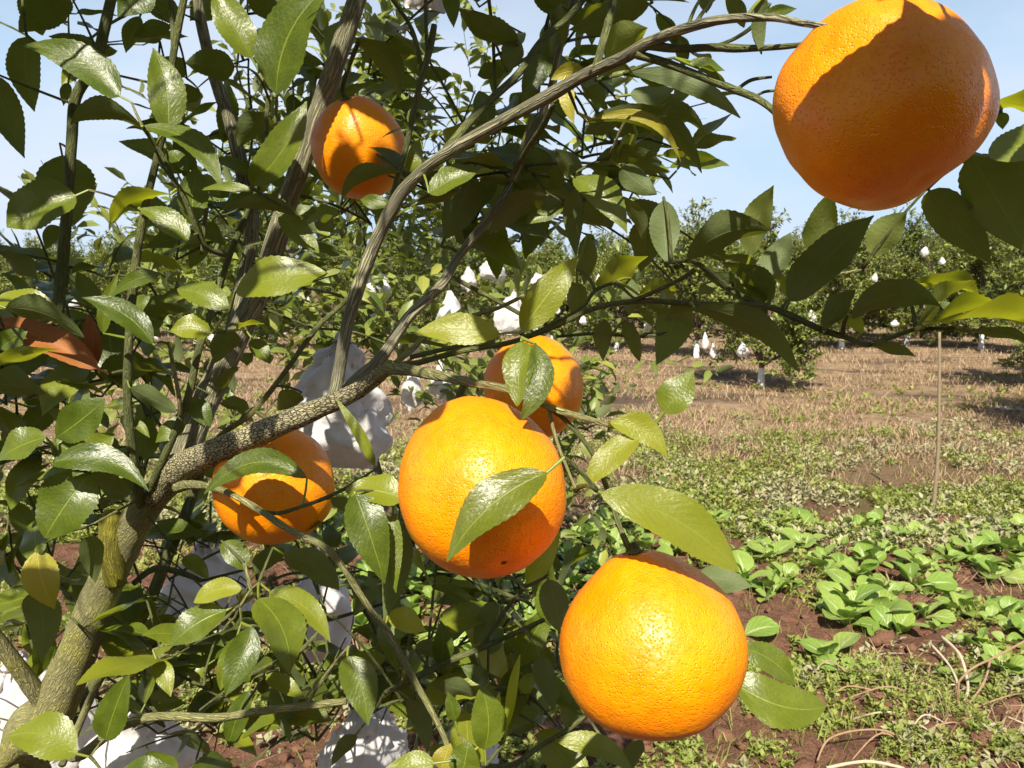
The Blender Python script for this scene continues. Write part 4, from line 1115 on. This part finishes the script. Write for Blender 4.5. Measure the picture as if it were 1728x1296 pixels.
# bags on the front tree
def near_bag(px, py, wpx, hpx, d, seed, label, tilt=0, rz=0): 
    p = at(px, py, d); e = paper_bag(p, wpx * d / FPX, hpx * d / FPX, seed, label, None, rz, tilt)
    q, qr, dist = nearest(p + Vector((0, 0, .04)))
    path = connect_path(q, qr, p + Vector((0, 0, .045)), Vector((0, 0, -1)), .0018); tube('twig', path, M['twig'], TREE, 6, .1, seed)
    return e
near_bag(582, 560, 165, 232, 1.05, 1, 'crumpled white paper bag behind the fork of the ridged branch', .12, .3)
near_bag(20, 1105, 190, 270, 1.0, 2, 'white paper bag beside the foot of the mossy trunk, left of the bare trunk fork', -.1, .8)
near_bag(232, 1165, 200, 260, .98, 3, 'white paper bag hanging under the pale horizontal twig near the trunk', .05, .2)
near_bag(606, 1170, 168, 220, .95, 4, 'white paper bag dappled with sun below the end of the pale horizontal twig', -.05, 1.0)
near_bag(352, 905, 150, 190, 1.12, 5, 'shaded white paper bag behind thin dark twigs below the arched-leaf orange', .1, .5)
near_bag(542, 925, 105, 200, 1.15, 6, 'narrow white paper bag half hidden behind leaves under the crossing twig', .05, .1)
near_bag(790, 1190, 120, 180, .95, 7, 'white paper bag showing between upright leaves at the end of the long pale twig', .05, .7)
near_bag(716, -150, 75, 160, .72, 8, 'paper bag whose base hangs into view beside the thin bare twig', .0, .4)

# ------------------------------------------------------------------ ground cover
rg = np.random.RandomState(3)
def gzv(X, Y): return np.array([gz(float(x), float(y)) for x, y in zip(X, Y)])
def wedge(n, y0, y1, half=.78, x0=None):
    y = y0 * (y1 / y0) ** rg.rand(n); x = y * rg.uniform(-half, half, n); return x, y
def nz2(X, Y, f, o=0): return np.array([noise.noise(Vector((float(x) * f + o, float(y) * f, 4.1 + o))) for x, y in zip(X, Y)])
def blades(X, Y, h, lean, wd):
    n = len(X); Z = gzv(X, Y) - .004; az = rg.uniform(0, 2 * np.pi, n); ln = lean * rg.uniform(.3, 1.2, n)
    dx, dy = np.cos(az), np.sin(az); a2 = rg.uniform(0, 2 * np.pi, n); wx, wy = np.cos(a2) * wd / 2, np.sin(a2) * wd / 2
    b0 = np.stack([X - wx, Y - wy, Z], 1); b1 = np.stack([X + wx, Y + wy, Z], 1)
    m0 = np.stack([X + dx * ln * h * .4 - wx * .7, Y + dy * ln * h * .4 - wy * .7, Z + h * .62], 1); m1 = np.stack([X + dx * ln * h * .4 + wx * .7, Y + dy * ln * h * .4 + wy * .7, Z + h * .62], 1)
    tp = np.stack([X + dx * ln * h * 1.1, Y + dy * ln * h * 1.1, Z + h * np.maximum(.35, 1 - .35 * ln)], 1)
    V = np.stack([b0, b1, m0, m1, tp], 1).reshape(-1, 3); F = (np.array([(0, 1, 3), (0, 3, 2), (2, 3, 4)])[None] + (np.arange(n) * 5)[:, None, None]).reshape(-1, 3)
    return np_mesh(V, F)
X, Y = wedge(95000, 5.4, 26); k = nz2(X, Y, .8) + .5 * nz2(X, Y, 2.4, 7) > -.22; X, Y = X[k], Y[k]
k = (Y > 6.4) | (rg.rand(len(Y)) < .45); X, Y = X[k], Y[k]
o = link('dry_grass', blades(X, Y, rg.uniform(.035, .13, len(X)) * (1 + .5 * (rg.rand(len(X)) > .93)), 1.3, .004 + .0005 * Y), M['dry_grass']); tag(o, 'straw coloured dead grass over the orchard floor', 'grass', kind='stuff')
X, Y = wedge(9000, 2.0, 7.5); k = nz2(X, Y, 1.5, 3) > .02; X, Y = X[k], Y[k]
o = link('straw_litter', blades(X, Y, rg.uniform(.03, .12, len(X)), 2.2, .004), M['dry_grass']); tag(o, 'dry straw scattered among the green weeds', 'grass', kind='stuff')
X, Y = wedge(9000, 1.9, 7.2); k = nz2(X, Y, 1.4, 12) > .0; X, Y = X[k], Y[k]
o = link('green_grass', blades(X, Y, rg.uniform(.03, .11, len(X)), .9, .0035), M['weed']); tag(o, 'thin green grass blades growing among the weeds', 'grass', kind='stuff')
def weeds(X, Y, lmin, lmax, per, rise, mat, name, label):
    P = []; A = []; N = []; Ls = []
    Z = gzv(X, Y); n = len(X)
    az = rg.uniform(0, 2 * np.pi, (n, per)); el = rg.uniform(.1, 1.2, (n, per)); sz = rg.uniform(lmin, lmax, (n, 1)) * rg.uniform(.6, 1.2, (n, per)); hh = rg.uniform(0, 1, (n, per)) * rise * rg.uniform(.3, 1.2, (n, 1))
    off = rg.uniform(0, .5, (n, per)) * sz
    P = np.stack([X[:, None] + np.cos(az) * off, Y[:, None] + np.sin(az) * off, Z[:, None] + hh], -1).reshape(-1, 3)
    A = np.stack([np.cos(az) * np.cos(el), np.sin(az) * np.cos(el), np.sin(el)], -1).reshape(-1, 3)
    N = np.stack([-np.cos(az) * np.sin(el), -np.sin(az) * np.sin(el), np.cos(el)], -1).reshape(-1, 3) + rg.normal(0, .25, (n * per, 3))
    Ls = sz.reshape(-1); V, F, U = simple_leaves(P, A, N, Ls, Ls * rg.uniform(.4, .75, len(Ls)), tri=True)
    o = link(name, np_mesh(V, F, U), M[mat]); tag(o, label, 'weeds', kind='stuff')
def patch(n, y0, y1, f, thr, o=0, cond=None):
    X, Y = wedge(n, y0, y1); k = (nz2(X, Y, f, o) + .45 * nz2(X, Y, f * 3.1, o + 2)) > thr
    if cond is not None: k &= cond(X, Y)
    return X[k], Y[k]
BX0, BX1, BY0, BY1 = -.9, 3.5, 2.82, 4.35
bed = lambda x, y: (y > BY0) & (y < BY1)
X, Y = patch(20000, 4.2, 7.6, 1.1, -.04, 1); weeds(X, Y, .012, .04, 9, .07, 'weed', 'green_weeds', 'low green weeds between the vegetable bed and the dry grass')
X, Y = patch(9000, 4.0, 8.5, 1.3, .05, 5); weeds(X, Y, .02, .05, 7, .08, 'weed_grey', 'grey_weeds', 'greyish flowering weeds among the green ones')
X, Y = patch(13000, 1.55, 2.8, 1.7, .10, 9); weeds(X, Y, .009, .026, 10, .045, 'weed', 'near_weeds', 'small leaved green weeds in front of the vegetable bed')
X, Y = patch(3000, 1.55, 2.9, 2.0, .10, 14); weeds(X, Y, .012, .035, 7, .05, 'weed_grey', 'withered_weeds', 'withered greyish weeds in front of the vegetable bed')
X, Y = patch(6000, 2.7, 4.4, 2.4, .08, 21); weeds(X, Y, .012, .04, 7, .04, 'weed', 'bed_weeds', 'tiny weeds between the rows of greens')
X, Y = patch(1500, 8, 13, .8, .12, 31); weeds(X, Y, .03, .07, 8, .08, 'weed', 'orchard_weeds', 'green weed tufts around the orchard trunks')
# clods
def clods(n, x0, x1, y0, y1, smin, smax, name, label):
    bm = bmesh.new(); bmesh.ops.create_icosphere(bm, subdivisions=2, radius=1); bv = np.array([v.co[:] for v in bm.verts]); bf = np.array([[v.index for v in f.verts] for f in bm.faces]); bm.free()
    Vs = []; Fs = []
    for i in range(n):
        x, y = rg.uniform(x0, x1), rg.uniform(y0, y1); s_ = smin * (smax / smin) ** rg.rand(); o_ = rg.uniform(0, 90)
        d_ = np.array([1 + .6 * noise.noise(Vector(v) * 1.6 + Vector((o_, 0, 0))) + .35 * noise.noise(Vector(v) * 4.5 + Vector((0, o_, 0))) for v in bv])
        Vs.append(bv * d_[:, None] * s_ * np.array([1, rg.uniform(.7, 1.2), rg.uniform(.5, .8)]) + np.array([x, y, gz(x, y) + s_ * .12])); Fs.append(bf + i * len(bv))
    o = link(name, np_mesh(np.concatenate(Vs), np.concatenate(Fs), smooth=False), M['soil']); tag(o, label, 'soil', kind='stuff')
clods(1900, -.9, 3.6, 1.9, 4.8, .006, .045, 'soil_clods', 'clods of reddish soil in the vegetable bed')

# leafy greens: each plant its own thing, its leaves its parts ---------------
def spoon(seed):
    rs = random.Random(seed); V = []; F = []; UV = []; NSg = 11
    for i in range(NSg + 1):
        t = i / NSg; 
        if t < .34: hw = .030 + .02 * t
        else: q = (t - .34) / .66; hw = .035 + .30 * (math.sin(math.pi * min(1, q * .97 + .02)) ** .62) * (1 - .12 * q)
        if i == NSg: hw = .05
        c = Vector((0, t, .16 * math.sin(t * 2.1) - .22 * t * t))
        for j in range(-2, 3):
            u = j / 2; V.append(c + Vector((u * hw, 0, abs(u) * hw * (.30 if t < .4 else .22) + .03 * u * u * math.sin(t * 9 + seed + 2 * u)))); UV.append((.5 + .5 * u, t))
    for i in range(NSg):
        for j in range(4): a = i * 5 + j; F.append((a, a + 1, a + 6, a + 5))
    me = mesh_from(V, F, UV); me.materials.append(M['greens']); return me
SPOON = [spoon(s_) for s_ in range(6)]
rv = random.Random(21); placed = []
bare = [(ground_at(1330, 1085), .24), (ground_at(1520, 1130), .20), (ground_at(1400, 1010), .08), (ground_at(1560, 930), .10), (ground_at(1620, 1010), .08), (ground_at(1280, 1010), .07)]
GA = 'pale green leafy vegetable plant with spoon-shaped leaves in the red soil bed'
GB = 'young vegetable seedling with only a few small leaves in the red soil bed'
def plant(x, y, big):
    e = empty('leafy_green', (x, y, gz(x, y)), rv.uniform(0, 6.28)); tag(e, GA if big else GB, 'vegetable', 'leafy greens in the bed' if big else 'seedlings in the bed')
    n = rv.randint(6, 9) if big else rv.randint(3, 5); L0 = rv.uniform(.12, .175) if big else rv.uniform(.06, .10)
    for i in range(n):
        o = D.objects.new('leaf', SPOON[rv.randrange(6)]); COL.objects.link(o); o.parent = e
        ln = L0 * (1.1 - .5 * i / n) * rv.uniform(.6, 1.15); el = math.radians(24 + 50 * i / n + rv.uniform(-14, 14))
        o.rotation_euler = (el, rv.uniform(-.5, .5), 2.4 * i + rv.uniform(-.2, .2)); o.scale = (ln * rv.uniform(.9, 1.15), ln, ln); o.location = (0, 0, .002)
def try_plant(x, y, dmin, big):
    if any((x - a) ** 2 + (y - b) ** 2 < dmin ** 2 for a, b in placed): return
    if any((x - g.x) ** 2 + (y - g.y) ** 2 < r * r for g, r in bare): return
    placed.append((x, y)); plant(x, y, big)
for px, py in ((1530, 1100), (1275, 1110), (1385, 1120), (1352, 905), (1445, 900), (1000, 965), (1040, 945), (960, 960), (1640, 945), (1690, 935), (1560, 1060), (1480, 1060), (1450, 1000), (1390, 960), (1300, 960), (1700, 1060), (1540, 1010), (1600, 960), (905, 975), (905, 1010)):
    g = ground_at(px, py); try_plant(g.x, g.y, .08, True)
for _ in range(1500):
    y = rv.uniform(2.62, 4.5); x = rv.uniform(-.25 * y, .70 * y)
    if noise.noise(Vector((x * 1.9, y * 1.9, 2.2))) < -.16: continue
    big = rv.random() < .6
    try_plant(x, y, .115 if big else .075, big)
    if len(placed) > 260: break
print('greens', len(placed))

# stake, vines, scrap ------------------------------------------------------
g = ground_at(1573, 868); gtop = at(1568, 560, g.y * 1.0)
zt = CAM_H - g.y * math.tan(math.atan((560 - HOR) / FPX))
sk = tube('garden_stake', catmull([(Vector((g.x, g.y, -.06)), .0125), (Vector((g.x + .012, g.y, .35)), .0115), (Vector((g.x - .004, g.y, .75)), .0105), (Vector((g.x - .022, g.y + .01, zt)), .0085)], 6), M['stake'], None, 8, .12, 4)
tag(sk, 'thin pale wooden stake standing upright in the weeds', 'stake')
def vine(px, d0, mat, wpx, label):
    path = catmull([(at(x, y, d), wpx * .62 * d / FPX / 2) for x, y, d in px], 6)
    path = [(Vector((p.x, p.y, max(p.z, gz(p.x, p.y) + .004))), r) for p, r in path]
    e0 = path[-1][0]; path.append((Vector((e0.x, e0.y, gz(e0.x, e0.y) - .01)), path[-1][1]))
    o = tube('dry_vine', path, M[mat], None, 6, .2, wpx); tag(o, label, 'vine')
def gd(y): return ground_at(900, y).y
vine([(1589, 1074, 2.85), (1619, 1104, 2.75), (1632, 1147, 2.68), (1632, 1171, 2.62), (1619, 1191, 2.6), (1592, 1216, 2.58), (1560, 1262, 2.45)], 0, 'vine_pale', 8, 'thick pale dry vine arching up out of the greens')
vine([(1671, 1112, 2.75), (1659, 1154, 2.65), (1615, 1214, 2.52), (1565, 1290, 2.3)], 0, 'vine', 7, 'long straight brown vine leaning over bare soil')
vine([(1379, 1284, 2.3), (1399, 1247, 2.32), (1452, 1232, 2.35), (1505, 1237, 2.35), (1535, 1275, 2.3)], 0, 'vine', 6, 'reddish brown vine forming a low arch over the weeds')
vine([(1740, 1076, 2.6), (1680, 1108, 2.55), (1640, 1128, 2.5), (1618, 1150, 2.5)], 0, 'vine', 6, 'brown vine stem crossing the tangle above the roots')
vine([(1395, 1296, 2.2), (1462, 1285, 2.2), (1525, 1296, 2.18)], 0, 'vine_pale', 9, 'whitish dry stalk lying flat under the low arch')
vine([(1572, 1088, 2.8), (1600, 1120, 2.72), (1615, 1150, 2.65), (1618, 1175, 2.62)], 0, 'vine_pale', 6, 'short pale hooked vine beside the thick arching one')
vine([(1700, 1200, 2.5), (1690, 1235, 2.45), (1715, 1275, 2.3), (1740, 1300, 2.2)], 0, 'vine', 8, 'dark curved root at the edge of the tangle')
rt = random.Random(8)
for i in range(16):
    x = rt.uniform(1.15, 1.75); y = rt.uniform(2.15, 2.65); a = rt.uniform(0, 6.28); ln = rt.uniform(.12, .35); h = rt.uniform(.01, .07)
    p0 = Vector((x, y, gz(x, y))); p2 = Vector((x + math.cos(a) * ln, y + math.sin(a) * ln, 0)); p2.z = gz(p2.x, p2.y) - .005; pm = p0.lerp(p2, .5) + Vector((rt.uniform(-.05, .05), rt.uniform(-.05, .05), h))
    o = tube('dry_vine', catmull([(p0, .003), (pm, .0028), (p2, .002)], 6), M['vine'] if i % 3 else M['vine_pale'], None, 5, .2, i)
    tag(o, 'withered brown vine lying in the tangle on the soil', 'vine', 'withered vines in the tangle')
def scrap(px, py, w_, dpt, seed, label):
    g = ground_at(px, py); V = []; F = []; n = 9
    for j in range(n):
        for i in range(n):
            u, v = i / (n - 1) - .5, j / (n - 1) - .5; x, y = g.x + u * w_, g.y + v * dpt
            V.append(Vector((x + .02 * noise.noise(Vector((v * 4, seed, 0))), y, gz(x, y) + .012 + .03 * abs(noise.noise(Vector((u * 5 + seed, v * 5, 1)))))))
    for j in range(n - 1):
        for i in range(n - 1): a = j * n + i; F.append((a, a + 1, a + n + 1, a + n))
    o = link('paper_scrap', mesh_from(V, F, [(0, 0)] * len(V)), M['paper'], None, origin=(g.x, g.y, gz(g.x, g.y)))
    sm = o.modifiers.new('thickness', 'SOLIDIFY'); sm.thickness = .002; tag(o, label, 'scrap')
scrap(1703, 690, .26, .22, 1, 'white scrap of paper bag lying on the dark patch of ground')
scrap(1408, 575, .32, .4, 5, 'white scrap of paper far off on the dry grass')
